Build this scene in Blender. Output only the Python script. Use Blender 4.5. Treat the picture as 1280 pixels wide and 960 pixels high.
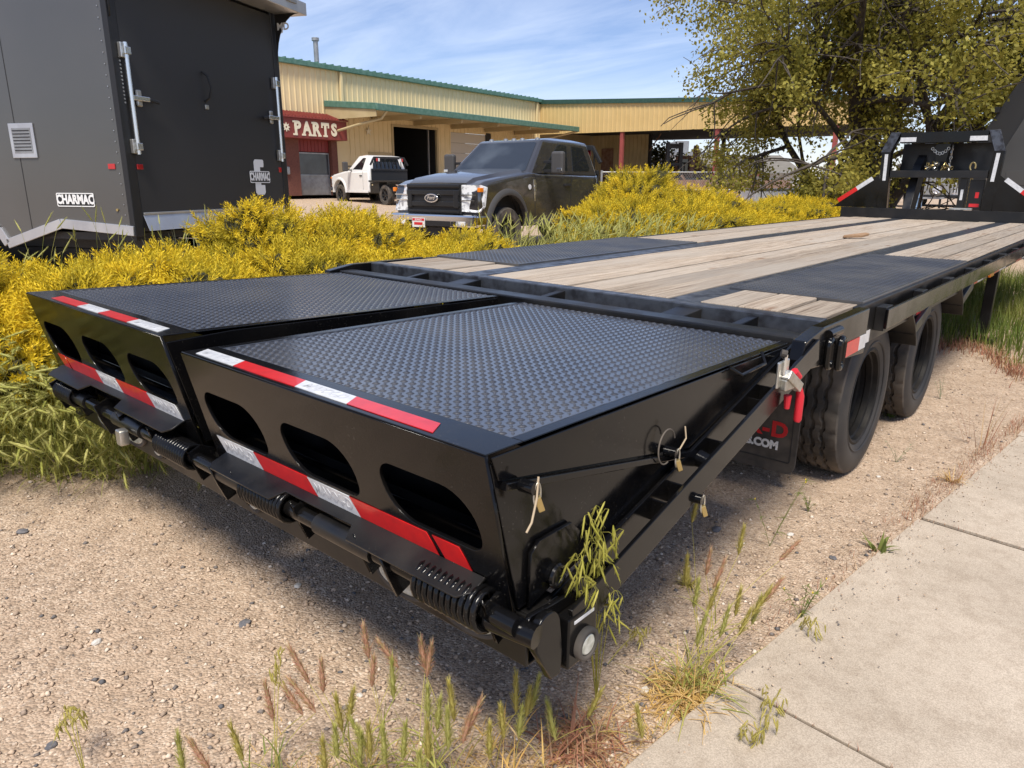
import bpy, bmesh, math, random
import numpy as np
from mathutils import Vector, Matrix
for o in list(bpy.data.objects): bpy.data.objects.remove(o)
scene = bpy.context.scene
C = scene.collection
PI = math.pi
rng = np.random.default_rng(7); random.seed(7)

# ------------------------------------------------------------------ camera
CAMP = np.array([2.0629, -0.9721, 1.3652]); YAW, PITCH, ROLL, FPX = .7132, .2713, .0021, 902.6
cd = bpy.data.cameras.new('camera'); cam = bpy.data.objects.new('camera', cd); C.objects.link(cam)
cd.sensor_fit = 'HORIZONTAL'; cd.sensor_width = 36; cd.lens = FPX/1280*36
cd.clip_start = .05; cd.clip_end = 2000
cam.location = CAMP; cam.rotation_mode = 'XYZ'
cam.rotation_euler = (PI/2-PITCH, 0, YAW)
cam.rotation_euler = (Matrix.Rotation(YAW, 3, 'Z') @ Matrix.Rotation(PI/2-PITCH, 3, 'X') @ Matrix.Rotation(ROLL, 3, 'Z')).to_euler()
scene.camera = cam

# ------------------------------------------------------------------ light
SUN_TO = Vector((.6, -.8, 0)).normalized(); EL = math.radians(60)
SUN_TO = Vector((SUN_TO.x*math.cos(EL), SUN_TO.y*math.cos(EL), math.sin(EL)))
sl = bpy.data.lights.new('sun', 'SUN'); sl.energy = 4.0; sl.angle = math.radians(16); sl.color = (1, .93, .82)
so = bpy.data.objects.new('sun', sl); C.objects.link(so); so.location = (0, -20, 30)
so.rotation_euler = SUN_TO.to_track_quat('Z', 'Y').to_euler()
w = bpy.data.worlds.new('World'); scene.world = w; w.use_nodes = True
nt = w.node_tree; nt.nodes.clear(); N = nt.nodes.new; L = nt.links.new
out = N('ShaderNodeOutputWorld'); bg = N('ShaderNodeBackground'); sky = N('ShaderNodeTexSky')
sky.sky_type = 'NISHITA'; sky.sun_disc = False; sky.sun_elevation = EL
sky.sun_rotation = math.atan2(SUN_TO.x, SUN_TO.y); sky.air_density = 1.0; sky.dust_density = .25; sky.ozone_density = 3.2
tc = N('ShaderNodeTexCoord'); sep = N('ShaderNodeSeparateXYZ'); L(tc.outputs['Generated'], sep.inputs[0])
zz = N('ShaderNodeMath'); zz.operation = 'MAXIMUM'; L(sep.outputs['Z'], zz.inputs[0]); zz.inputs[1].default_value = .0
zz2 = N('ShaderNodeMath'); zz2.operation = 'ADD'; L(zz.outputs[0], zz2.inputs[0]); zz2.inputs[1].default_value = .12
dv = N('ShaderNodeVectorMath'); dv.operation = 'DIVIDE'; L(tc.outputs['Generated'], dv.inputs[0])
cmb = N('ShaderNodeCombineXYZ'); [L(zz2.outputs[0], cmb.inputs[i]) for i in range(3)]; L(cmb.outputs[0], dv.inputs[1])
mp = N('ShaderNodeMapping'); mp.inputs['Scale'].default_value = (.55, 1.5, 0); mp.inputs['Rotation'].default_value = (0, 0, .5); L(dv.outputs[0], mp.inputs[0])
nz = N('ShaderNodeTexNoise'); nz.inputs['Scale'].default_value = 1.1; nz.inputs['Detail'].default_value = 7; nz.inputs['Roughness'].default_value = .6; nz.inputs['Distortion'].default_value = .6
L(mp.outputs[0], nz.inputs['Vector'])
cr = N('ShaderNodeValToRGB'); cr.color_ramp.elements[0].position = .36; cr.color_ramp.elements[1].position = .85; cr.color_ramp.elements[1].color = (.7, .7, .7, 1)
L(nz.outputs[0], cr.inputs[0])
ti = N('ShaderNodeMixRGB'); ti.blend_type = 'MULTIPLY'; ti.inputs[0].default_value = 1; L(sky.outputs[0], ti.inputs[1]); ti.inputs[2].default_value = (.95, .89, 1, 1)
mx = N('ShaderNodeMixRGB'); L(cr.outputs[0], mx.inputs[0]); L(ti.outputs[0], mx.inputs[1]); mx.inputs[2].default_value = (7.2, 7.9, 9.2, 1)
L(mx.outputs[0], bg.inputs[0]); bg.inputs[1].default_value = .104; L(bg.outputs[0], out.inputs[0])
scene.view_settings.view_transform = 'Standard'; scene.view_settings.look = 'None'
scene.view_settings.exposure = .48; scene.view_settings.gamma = 1

# ------------------------------------------------------------------ pixel -> world
_cy, _sy, _cp, _sp = math.cos(YAW), math.sin(YAW), math.cos(PITCH), math.sin(PITCH)
_fw = np.array([-_sy*_cp, _cy*_cp, -_sp]); _rt = np.array([_cy, _sy, 0]); _up = np.cross(_rt, _fw)
_r2 = math.cos(ROLL)*_rt+math.sin(ROLL)*_up; _u2 = -math.sin(ROLL)*_rt+math.cos(ROLL)*_up
def ray(px, py): return _fw+_r2*(px-640)/FPX-_u2*(py-480)/FPX
def on(px, py, n, d):
    r = ray(px, py); n = np.array(n, float); return CAMP+(d-n@CAMP)/(n@r)*r
def hd(px, py, D):
    r = ray(px, py); h = np.array([-_sy, _cy, 0]); return CAMP+D/(h@r)*r
def gz(x, y=0):
    x = np.asarray(x, float)
    g = np.where(x < 1.2, .012*(1.2-np.maximum(x, -8)), 0.)+np.where(x < -8, .025*(-8-np.maximum(x, -34)), 0.)
    return g
def gzf(x, y=0): return float(gz(x, y))
def ong(px, py, h=0.):
    P = on(px, py, (0, 0, 1), h)
    for _ in range(8): P = on(px, py, (0, 0, 1), gzf(P[0])+h)
    return P

# ------------------------------------------------------------------ materials
MATS = {}
def mat(name, col, rough=.5, metal=0., col2=None, scale=8., stretch=(1, 1, 1), fac=(.35, .7), bump=0., bscale=None, bdist=.01, coat=0., coat_ior=1.5, detail=5., rvar=0., obj_var=0., island=None, specks=None, spec=None, trans=0., sss=0., coord='Object', coatr=.06):
    m = bpy.data.materials.new(name); m.use_nodes = True; nt = m.node_tree; b = nt.nodes['Principled BSDF']; N = nt.nodes.new; L = nt.links.new
    b.inputs['Roughness'].default_value = rough; b.inputs['Metallic'].default_value = metal
    b.inputs['Coat Weight'].default_value = coat; b.inputs['Coat Roughness'].default_value = coatr; b.inputs['Coat IOR'].default_value = coat_ior
    if spec is not None: b.inputs['Specular IOR Level'].default_value = spec
    if trans: b.inputs['Transmission Weight'].default_value = trans
    c = N('ShaderNodeRGB'); c.outputs[0].default_value = (*col, 1); last = c.outputs[0]
    tc = N('ShaderNodeTexCoord'); mp = N('ShaderNodeMapping'); L(tc.outputs[coord], mp.inputs[0]); mp.inputs['Scale'].default_value = stretch
    vec = mp.outputs[0]
    if obj_var:
        oi = N('ShaderNodeObjectInfo'); ml = N('ShaderNodeVectorMath'); ml.operation = 'MULTIPLY_ADD'
        L(oi.outputs['Random'], ml.inputs[0]); ml.inputs[1].default_value = (37, 53, 71); L(vec, ml.inputs[2]); vec = ml.outputs[0]
    if col2 is not None:
        n = N('ShaderNodeTexNoise'); n.inputs['Scale'].default_value = scale; n.inputs['Detail'].default_value = detail; L(vec, n.inputs['Vector'])
        r = N('ShaderNodeMapRange'); r.inputs[1].default_value = fac[0]; r.inputs[2].default_value = fac[1]; L(n.outputs[0], r.inputs[0])
        mx = N('ShaderNodeMixRGB'); L(r.outputs[0], mx.inputs[0]); L(last, mx.inputs[1]); mx.inputs[2].default_value = (*col2, 1); last = mx.outputs[0]
        if rvar:
            rr = N('ShaderNodeMapRange'); rr.inputs[3].default_value = rough; rr.inputs[4].default_value = rough+rvar; L(r.outputs[0], rr.inputs[0]); L(rr.outputs[0], b.inputs['Roughness'])
    if island is not None:
        ge = N('ShaderNodeNewGeometry'); ra = N('ShaderNodeValToRGB'); L(ge.outputs['Random Per Island'], ra.inputs[0])
        els = ra.color_ramp.elements
        for i, (p, cc) in enumerate(island):
            e = els[i] if i < 2 else els.new(p)
            e.position = p; e.color = (*cc, 1)
        if col2 is not None:
            mx = N('ShaderNodeMixRGB'); mx.inputs[0].default_value = .6; L(last, mx.inputs[1]); L(ra.outputs[0], mx.inputs[2]); last = mx.outputs[0]
        else: last = ra.outputs[0]
    if specks is not None:
        sn = N('ShaderNodeTexNoise'); sn.inputs['Scale'].default_value = 170; sn.inputs['Detail'].default_value = 2; L(vec, sn.inputs['Vector']); s3 = N('ShaderNodeTexNoise'); s3.inputs['Scale'].default_value = 7; s3.inputs['Detail'].default_value = 3; L(vec, s3.inputs['Vector'])
        ad = N('ShaderNodeMath'); ad.operation = 'MULTIPLY_ADD'; L(s3.outputs[0], ad.inputs[0]); ad.inputs[1].default_value = .35; L(sn.outputs[0], ad.inputs[2])
        sr = N('ShaderNodeMapRange'); sr.inputs[1].default_value = .87; sr.inputs[2].default_value = .95; sr.inputs[4].default_value = .35; L(ad.outputs[0], sr.inputs[0]); sx = N('ShaderNodeMixRGB'); L(sr.outputs[0], sx.inputs[0]); L(last, sx.inputs[1]); sx.inputs[2].default_value = (*specks, 1); last = sx.outputs[0]
    if obj_var:
        hs = N('ShaderNodeHueSaturation'); L(last, hs.inputs['Color'])
        mr = N('ShaderNodeMapRange'); mr.inputs[3].default_value = 1-obj_var; mr.inputs[4].default_value = 1+obj_var; L(oi.outputs['Random'], mr.inputs[0]); L(mr.outputs[0], hs.inputs['Value']); last = hs.outputs[0]
    L(last, b.inputs['Base Color'])
    if bump:
        n2 = N('ShaderNodeTexNoise'); n2.inputs['Scale'].default_value = bscale or scale*3; n2.inputs['Detail'].default_value = 6; L(vec, n2.inputs['Vector'])
        bp = N('ShaderNodeBump'); bp.inputs['Strength'].default_value = bump; bp.inputs['Distance'].default_value = bdist; L(n2.outputs[0], bp.inputs['Height']); L(bp.outputs[0], b.inputs['Normal'])
    MATS[name] = m
    return m
M = MATS
mat('black_paint', (.0035, .0035, .004), .12, col2=(.008, .007, .006), scale=5, fac=(.45, .8), rvar=.2, spec=.3, specks=(.10, .09, .075), bump=.06, bscale=90, bdist=.002)
mat('black_frame', (.0045, .0045, .005), .3, specks=(.10, .085, .07), col2=(.014, .012, .01), scale=6, fac=(.42, .8), rvar=.3, bump=.1, bscale=60, bdist=.002)
mat('tread_paint', (.022, .022, .025), .4, coat=1., coat_ior=2.0, coatr=.17, col2=(.045, .043, .042), scale=3, fac=(.4, .75), rvar=.12, bump=.08, bscale=150, bdist=.001)
mat('tread_far', (.03, .03, .032), .4, coat=.8, coat_ior=1.8, coatr=.28, col2=(.07, .066, .06), scale=4, fac=(.4, .75), rvar=.15)
mat('worn_edge', (.10, .11, .13), .32, metal=.6, col2=(.03, .03, .035), scale=20, fac=(.4, .7), rvar=.2)
mat('rubber', (.034, .031, .028), .85, col2=(.13, .108, .086), scale=7, fac=(.38, .72), bump=.2, bscale=60, bdist=.003)
mat('sidewall', (.018, .018, .019), .6, col2=(.045, .041, .037), scale=5, fac=(.4, .8), bump=.08, bscale=40, bdist=.002)
mat('rim_black', (.005, .005, .0055), .6, col2=(.02, .017, .014), scale=12, spec=.25)
mat('tape_red', (.62, .012, .012), .28, col2=(.5, .01, .012), scale=30, coat=.3)
mat('tape_white', (.66, .67, .68), .32, col2=(.5, .51, .53), scale=40, coat=.3)
mat('tape_text', (.5, .51, .53), .35)
mat('red_grip', (.55, .015, .03), .45)
mat('zinc', (.62, .62, .6), .3, metal=.9, col2=(.4, .38, .32), scale=25, rvar=.2)
mat('brass', (.5, .38, .16), .35, metal=.8)
mat('cord_tan', (.42, .33, .22), .8)
mat('lens_clear', (.55, .56, .5), .12, coat=.6, col2=(.32, .33, .28), scale=60, bump=.4, bscale=120, bdist=.004)
mat('lens_amber', (.8, .22, .01), .2, coat=.5)
mat('lens_red', (.45, .01, .012), .2, coat=.5)
mat('text_red', (.55, .015, .02), .5)
mat('text_white', (.75, .75, .74), .5)
mat('dust', (.10, .08, .06), .95, col2=(.02, .018, .015), scale=30)
def wood_mat():
    m = bpy.data.materials.new('deck_wood'); m.use_nodes = True; nt = m.node_tree; b = nt.nodes['Principled BSDF']; N = nt.nodes.new; L = nt.links.new
    tc = N('ShaderNodeTexCoord'); oi = N('ShaderNodeObjectInfo'); ml = N('ShaderNodeVectorMath'); ml.operation = 'MULTIPLY_ADD'
    L(oi.outputs['Random'], ml.inputs[0]); ml.inputs[1].default_value = (37, 53, 71); L(tc.outputs['Object'], ml.inputs[2])
    def noise(sc, st, det=6, rough=.6, dist=0):
        mp = N('ShaderNodeMapping'); mp.inputs['Scale'].default_value = st; L(ml.outputs[0], mp.inputs[0])
        n = N('ShaderNodeTexNoise'); n.inputs['Scale'].default_value = sc; n.inputs['Detail'].default_value = det; n.inputs['Roughness'].default_value = rough; n.inputs['Distortion'].default_value = dist; L(mp.outputs[0], n.inputs['Vector']); return n.outputs[0]
    g = noise(42, (1.6, .045, 1), 8, .7, .18); f = noise(120, (1.5, .05, 1), 3, .6); big = noise(2.2, (1, .35, 1), 4)
    ra = N('ShaderNodeValToRGB'); L(g, ra.inputs[0]); e = ra.color_ramp.elements
    e[0].position = .3; e[0].color = (.17, .115, .075, 1); e[1].position = .68; e[1].color = (.50, .415, .32, 1)
    x = e.new(.45); x.color = (.33, .255, .185, 1); x = e.new(.54); x.color = (.43, .35, .265, 1)
    mx = N('ShaderNodeMixRGB'); mx.blend_type = 'MULTIPLY'; mx.inputs[0].default_value = .75; L(ra.outputs[0], mx.inputs[1])
    r2 = N('ShaderNodeValToRGB'); L(f, r2.inputs[0]); r2.color_ramp.elements[0].position = .34; r2.color_ramp.elements[0].color = (.5, .47, .44, 1); r2.color_ramp.elements[1].position = .52; L(r2.outputs[0], mx.inputs[2])
    gr = N('ShaderNodeMixRGB'); rr = N('ShaderNodeMapRange'); rr.inputs[1].default_value = .38; rr.inputs[2].default_value = .68; rr.inputs[4].default_value = .8; L(big, rr.inputs[0]); L(rr.outputs[0], gr.inputs[0])
    L(mx.outputs[0], gr.inputs[1]); gr.inputs[2].default_value = (.37, .325, .27, 1)
    # knots
    mp = N('ShaderNodeMapping'); mp.inputs['Scale'].default_value = (5.5, 1.6, 1); L(ml.outputs[0], mp.inputs[0])
    vo = N('ShaderNodeTexVoronoi'); vo.inputs['Scale'].default_value = 1.; vo.inputs['Randomness'].default_value = 1; L(mp.outputs[0], vo.inputs['Vector'])
    kr = N('ShaderNodeMapRange'); kr.inputs[1].default_value = .05; kr.inputs[2].default_value = .13; kr.inputs[3].default_value = .85; kr.inputs[4].default_value = 0; L(vo.outputs['Distance'], kr.inputs[0])
    kx = N('ShaderNodeMixRGB'); L(kr.outputs[0], kx.inputs[0]); L(gr.outputs[0], kx.inputs[1]); kx.inputs[2].default_value = (.17, .085, .04, 1)
    hs = N('ShaderNodeHueSaturation'); L(kx.outputs[0], hs.inputs['Color']); mr = N('ShaderNodeMapRange'); mr.inputs[3].default_value = .74; mr.inputs[4].default_value = 1.10; L(oi.outputs['Random'], mr.inputs[0]); L(mr.outputs[0], hs.inputs['Value'])
    L(hs.outputs[0], b.inputs['Base Color']); b.inputs['Roughness'].default_value = .85
    ad = N('ShaderNodeMath'); L(g, ad.inputs[0]); L(f, ad.inputs[1])
    bp = N('ShaderNodeBump'); bp.inputs['Strength'].default_value = .5; bp.inputs['Distance'].default_value = .006; L(ad.outputs[0], bp.inputs['Height']); L(bp.outputs[0], b.inputs['Normal'])
    M['deck_wood'] = m
wood_mat()
def gravel_mat():
    m = bpy.data.materials.new('gravel'); m.use_nodes = True; nt = m.node_tree; b = nt.nodes['Principled BSDF']; N = nt.nodes.new; L = nt.links.new
    tc = N('ShaderNodeTexCoord')
    def vor(s):
        v = N('ShaderNodeTexVoronoi'); v.inputs['Scale'].default_value = s; L(tc.outputs['Object'], v.inputs['Vector']); return v
    def noi(s, d=5):
        n = N('ShaderNodeTexNoise'); n.inputs['Scale'].default_value = s; n.inputs['Detail'].default_value = d; n.inputs['Roughness'].default_value = .65; L(tc.outputs['Object'], n.inputs['Vector']); return n.outputs[0]
    v1 = vor(125); v2 = vor(52)
    s = N('ShaderNodeSeparateColor'); L(v1.outputs['Color'], s.inputs[0]); ra = N('ShaderNodeValToRGB'); L(s.outputs[0], ra.inputs[0]); e = ra.color_ramp.elements
    e[0].position = 0; e[0].color = (0.194, 0.148, 0.112, 1); e[1].position = 1; e[1].color = (0.673, 0.552, 0.429, 1)
    for p, c in ((.12, (0.316, 0.231, 0.163)), (.35, (0.439, 0.320, 0.224)), (.6, (0.510, 0.379, 0.270)), (.85, (0.571, 0.443, 0.326))): x = e.new(p); x.color = (*c, 1)
    s2 = N('ShaderNodeSeparateColor'); L(v2.outputs['Color'], s2.inputs[0]); r2 = N('ShaderNodeValToRGB'); L(s2.outputs[1], r2.inputs[0]); e = r2.color_ramp.elements
    e[0].position = .0; e[0].color = (.12, .12, .13, 1); e[1].position = .07; e[1].color = (0.479, 0.355, 0.252, 1); x = e.new(.93); x.color = (0.500, 0.374, 0.261, 1); x = e.new(.97); x.color = (0.612, 0.542, 0.466, 1)
    # larger stones only in their cores
    cr = N('ShaderNodeMapRange'); cr.inputs[1].default_value = .25; cr.inputs[2].default_value = .4; cr.inputs[3].default_value = .55; cr.inputs[4].default_value = 0; L(v2.outputs['Distance'], cr.inputs[0])
    mx = N('ShaderNodeMixRGB'); L(cr.outputs[0], mx.inputs[0]); L(ra.outputs[0], mx.inputs[1]); L(r2.outputs[0], mx.inputs[2])
    n1 = noi(1.3); n3 = noi(9, 6)
    dm = N('ShaderNodeMixRGB'); mr = N('ShaderNodeMapRange'); mr.inputs[1].default_value = .4; mr.inputs[2].default_value = .72; mr.inputs[4].default_value = .6; L(n1, mr.inputs[0]); L(mr.outputs[0], dm.inputs[0]); L(mx.outputs[0], dm.inputs[1]); dm.inputs[2].default_value = (0.500, 0.369, 0.257, 1)
    d2 = N('ShaderNodeMixRGB'); d2.blend_type = 'MULTIPLY'; d2.inputs[0].default_value = .6; L(dm.outputs[0], d2.inputs[1]); r3 = N('ShaderNodeValToRGB'); L(n3, r3.inputs[0]); r3.color_ramp.elements[0].position = .3; r3.color_ramp.elements[0].color = (0.632, 0.591, 0.541, 1); r3.color_ramp.elements[1].position = .62; L(r3.outputs[0], d2.inputs[2])
    # dark grey road grit under and beside the trailer
    L(d2.outputs[0], b.inputs['Base Color']); b.inputs['Roughness'].default_value = .93
    ad = N('ShaderNodeMath'); ad.operation = 'MULTIPLY_ADD'; L(v1.outputs['Distance'], ad.inputs[0]); ad.inputs[1].default_value = -.5; L(n3, ad.inputs[2])
    bp = N('ShaderNodeBump'); bp.inputs['Strength'].default_value = 1.; bp.inputs['Distance'].default_value = .012; L(ad.outputs[0], bp.inputs['Height']); L(bp.outputs[0], b.inputs['Normal'])
    M['gravel'] = m
gravel_mat()
mat('stone', (0.367, 0.276, 0.200), .9, island=[(0, (.10, .10, .105)), (.12, (0.204, 0.167, 0.140)), (.3, (0.408, 0.295, 0.206)), (.6, (0.510, 0.379, 0.270)), (.85, (0.561, 0.433, 0.317)), (1, (0.694, 0.601, 0.494))])
mat('stone_grey', (.09, .09, .1), .85, col2=(.16, .15, .15), scale=60, bump=.3, bscale=200, bdist=.002)
mat('stone_white', (.6, .57, .52), .85, col2=(.42, .38, .33), scale=60, bump=.3, bscale=200, bdist=.002)
def concrete_mat():
    m = bpy.data.materials.new('concrete'); m.use_nodes = True; nt = m.node_tree; b = nt.nodes['Principled BSDF']; N = nt.nodes.new; L = nt.links.new
    tc = N('ShaderNodeTexCoord'); oi = N('ShaderNodeObjectInfo'); ml = N('ShaderNodeVectorMath'); ml.operation = 'MULTIPLY_ADD'; L(oi.outputs['Random'], ml.inputs[0]); ml.inputs[1].default_value = (9, 7, 3); L(tc.outputs['Object'], ml.inputs[2])
    def noi(s, d, c0, c1, p0, p1):
        n = N('ShaderNodeTexNoise'); n.inputs['Scale'].default_value = s; n.inputs['Detail'].default_value = d; n.inputs['Roughness'].default_value = .65; L(ml.outputs[0], n.inputs['Vector']); r = N('ShaderNodeValToRGB'); L(n.outputs[0], r.inputs[0]); e = r.color_ramp.elements; e[0].position = p0; e[0].color = (*c0, 1); e[1].position = p1; e[1].color = (*c1, 1); return n.outputs[0], r.outputs[0]
    def mul(a_, b_, f=1.):
        x = N('ShaderNodeMixRGB'); x.blend_type = 'MULTIPLY'; x.inputs[0].default_value = f; L(a_, x.inputs[1]); L(b_, x.inputs[2]); return x.outputs[0]
    _, big = noi(1.7, 8, (.40, .335, .262), (.49, .415, .33), .36, .64); h, fine = noi(260, 3, (.72, .71, .70), (1.12, 1.12, 1.12), .35, .65); _, mid = noi(16, 6, (.88, .86, .84), (1.03, 1.03, 1.03), .34, .55)
    c = mul(mul(big, fine), mid)
    v = N('ShaderNodeTexVoronoi'); v.inputs['Scale'].default_value = 9; L(ml.outputs[0], v.inputs['Vector']); r = N('ShaderNodeMapRange'); r.inputs[1].default_value = .02; r.inputs[2].default_value = .035; L(v.outputs['Distance'], r.inputs[0]); mr = N('ShaderNodeMapRange'); mr.inputs[3].default_value = .35; L(r.outputs[0], mr.inputs[0]); cc = N('ShaderNodeCombineColor'); [L(mr.outputs[0], cc.inputs[i]) for i in range(3)]
    c = mul(c, cc.outputs[0]); L(c, b.inputs['Base Color']); b.inputs['Roughness'].default_value = .92
    bp = N('ShaderNodeBump'); bp.inputs['Strength'].default_value = .45; bp.inputs['Distance'].default_value = .002; L(h, bp.inputs['Height']); L(bp.outputs[0], b.inputs['Normal']); M['concrete'] = m
concrete_mat()
mat('soil_joint', (.06, .045, .033), .95, col2=(.13, .1, .07), scale=60)
mat('asphalt_lot', (.36, .29, .22), .95, col2=(.28, .225, .175), scale=.6)
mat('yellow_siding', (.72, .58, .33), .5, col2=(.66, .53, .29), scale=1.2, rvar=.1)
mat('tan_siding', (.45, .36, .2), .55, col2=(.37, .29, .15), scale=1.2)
mat('green_trim', (.05, .135, .10), .45, col2=(.10, .20, .16), scale=6)
mat('green_dark', (.022, .06, .042), .45, col2=(.035, .08, .06), scale=6)
mat('yellow_shed', (.60, .43, .185), .5, col2=(.55, .39, .16), scale=1.2)
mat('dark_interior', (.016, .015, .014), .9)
mat('sign_red', (.21, .035, .027), .55, col2=(.17, .028, .022), scale=4)
mat('door_red', (.20, .018, .014), .5)
mat('cream', (.68, .62, .47), .6)
mat('brick', (.17, .062, .042), .85, col2=(.11, .04, .03), scale=14)
mat('glass_dark', (.012, .014, .016), .04, spec=.8)
mat('glass_wind', (.012, .015, .018), .02, spec=.8, coat=.8, col2=(.05, .06, .07), scale=1.6, fac=(.48, .7))  # paler noise patches painted in as cloud reflections
mat('glass_grey', (.07, .08, .085), .1, spec=.6, col2=(.03, .032, .035), scale=1.5)
mat('white_door', (.52, .49, .43), .5)
mat('galv', (.38, .39, .39), .45, metal=.7, col2=(.28, .28, .28), scale=6)
mat('red_steel', (.30, .065, .055), .55, col2=(.22, .05, .045), scale=3)
mat('charcoal_skin', (.062, .061, .058), .34, col2=(.075, .073, .07), scale=.8, coat=.6, rvar=.06, coatr=.12)
mat('charcoal_rear', (.024, .024, .025), .45, col2=(.03, .03, .031), scale=.8, rvar=.1)
mat('trim_black', (.012, .012, .013), .45)
mat('aluminium', (.66, .67, .68), .36, metal=.85, col2=(.5, .5, .52), scale=3, rvar=.12)
mat('steel_bright', (.74, .76, .76), .22, metal=.9)
mat('truck_grey', (.05, .047, .046), .2, metal=.4, col2=(.06, .056, .054), scale=2, fac=(.4, .8), rvar=.06, coat=1., coat_ior=1.7)
mat('truck_flare', (.06, .057, .055), .5)
mat('plastic_black', (.012, .012, .013), .55)
mat('grille_black', (.014, .014, .015), .38)
mat('chrome', (.72, .73, .74), .12, metal=1.)
mat('headlight', (.78, .8, .82), .2, coat=1., col2=(.3, .31, .33), scale=12, fac=(.5, .62))
mat('emblem_blue', (.02, .025, .04), .25, coat=.5)
mat('truck_white', (.74, .74, .73), .3, coat=.5)
mat('plate_white', (.7, .7, .69), .5)
mat('blue_plastic', (.12, .19, .30), .5)
mat('bark', (.05, .04, .032), .95, col2=(.09, .073, .058), scale=14, stretch=(1, 1, .25), bump=.6, bscale=40, bdist=.03)
mat('twig', (.13, .095, .06), .95)
mat('roof_shingle', (.2, .185, .16), .9, col2=(.14, .125, .105), scale=6, stretch=(.3, 1, 3))
mat('white_wall', (.62, .62, .61), .7, col2=(.5, .5, .49), scale=1)
mat('rust', (.16, .075, .045), .9, col2=(.25, .16, .11), scale=4)
mat('fence_wire', (.34, .35, .35), .5, metal=.5)
mat('scrap_wood', (.27, .17, .10), .85, col2=(.24, .14, .07), scale=40, stretch=(1, .1, 1))
def leaf_mat(name, ramp, tip=None, trans=.3, rough=.6, nscale=2., alt=None):
    m = bpy.data.materials.new(name); m.use_nodes = True; nt = m.node_tree; b = nt.nodes['Principled BSDF']; N = nt.nodes.new; L = nt.links.new
    ge = N('ShaderNodeNewGeometry'); ra = N('ShaderNodeValToRGB'); L(ge.outputs['Random Per Island'], ra.inputs[0]); els = ra.color_ramp.elements
    for i, (p, c) in enumerate(ramp):
        e = els[i] if i < 2 else els.new(p)
        e.position = p; e.color = (*c, 1)
    last = ra.outputs[0]
    if tip:
        at = N('ShaderNodeAttribute'); at.attribute_name = 'tip'; mx = N('ShaderNodeMixRGB'); L(at.outputs['Fac'], mx.inputs[0]); L(last, mx.inputs[1]); mx.inputs[2].default_value = (*tip, 1); last = mx.outputs[0]
    if alt:
        tc = N('ShaderNodeTexCoord'); n = N('ShaderNodeTexNoise'); n.inputs['Scale'].default_value = nscale; n.inputs['Detail'].default_value = 3; L(tc.outputs['Object'], n.inputs['Vector'])
        mr = N('ShaderNodeMapRange'); mr.inputs[1].default_value = .42; mr.inputs[2].default_value = .66; mr.inputs[4].default_value = .75; L(n.outputs[0], mr.inputs[0])
        mx = N('ShaderNodeMixRGB'); L(mr.outputs[0], mx.inputs[0]); L(last, mx.inputs[1]); mx.inputs[2].default_value = (*alt, 1); last = mx.outputs[0]
    L(last, b.inputs['Base Color']); b.inputs['Roughness'].default_value = rough; b.inputs['Specular IOR Level'].default_value = .25
    if trans:
        tr = N('ShaderNodeBsdfTranslucent'); L(last, tr.inputs[0]); ms = N('ShaderNodeMixShader'); ms.inputs[0].default_value = trans
        L(b.outputs[0], ms.inputs[1]); L(tr.outputs[0], ms.inputs[2]); L(ms.outputs[0], nt.nodes['Material Output'].inputs[0])
    M[name] = m
leaf_mat('juniper', [(0, (.15, .155, .02)), (1, (.32, .27, .028)), (.5, (.23, .21, .024))], tip=(.92, .66, .03), alt=(.34, .30, .03), nscale=2.4)
leaf_mat('foxtail_green', [(0, (.20, .23, .045)), (1, (.46, .44, .14)), (.5, (.31, .33, .075))], alt=(.44, .40, .12), nscale=3)
leaf_mat('seed_green', [(0, (.40, .41, .09)), (1, (.62, .58, .22))], trans=.35)
leaf_mat('seed_red', [(0, (.52, .46, .2)), (1, (.60, .28, .2)), (.45, (.64, .42, .27))], trans=.35)
leaf_mat('seed_olive', [(0, (.42, .37, .08)), (1, (.62, .53, .18))], trans=.35)
leaf_mat('seed_lime', [(0, (.36, .35, .05)), (1, (.55, .50, .12))], trans=.35)
leaf_mat('straw', [(0, (.62, .42, .14)), (1, (.66, .5, .26)), (.5, (.55, .34, .11))], trans=.25)
leaf_mat('straw_red', [(0, (.42, .2, .12)), (1, (.5, .36, .2)), (.5, (.3, .13, .08))], trans=.25)
leaf_mat('grass_green', [(0, (.07, .12, .022)), (1, (.2, .23, .05)), (.5, (.12, .17, .03))], alt=(.27, .25, .06), nscale=1.5)
leaf_mat('tree_leaf', [(0, (.13, .13, .02)), (1, (.40, .35, .07)), (.5, (.25, .23, .04))], alt=(.36, .31, .06), nscale=.6, trans=.4)
leaf_mat('weed_leaf', [(0, (.13, .17, .04)), (1, (.2, .23, .06))], trans=.3)
leaf_mat('sage', [(0, (.2, .22, .13)), (1, (.3, .31, .19))], trans=.25)
leaf_mat('far_tree', [(0, (.07, .08, .03)), (1, (.17, .16, .07))], trans=.2)

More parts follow.
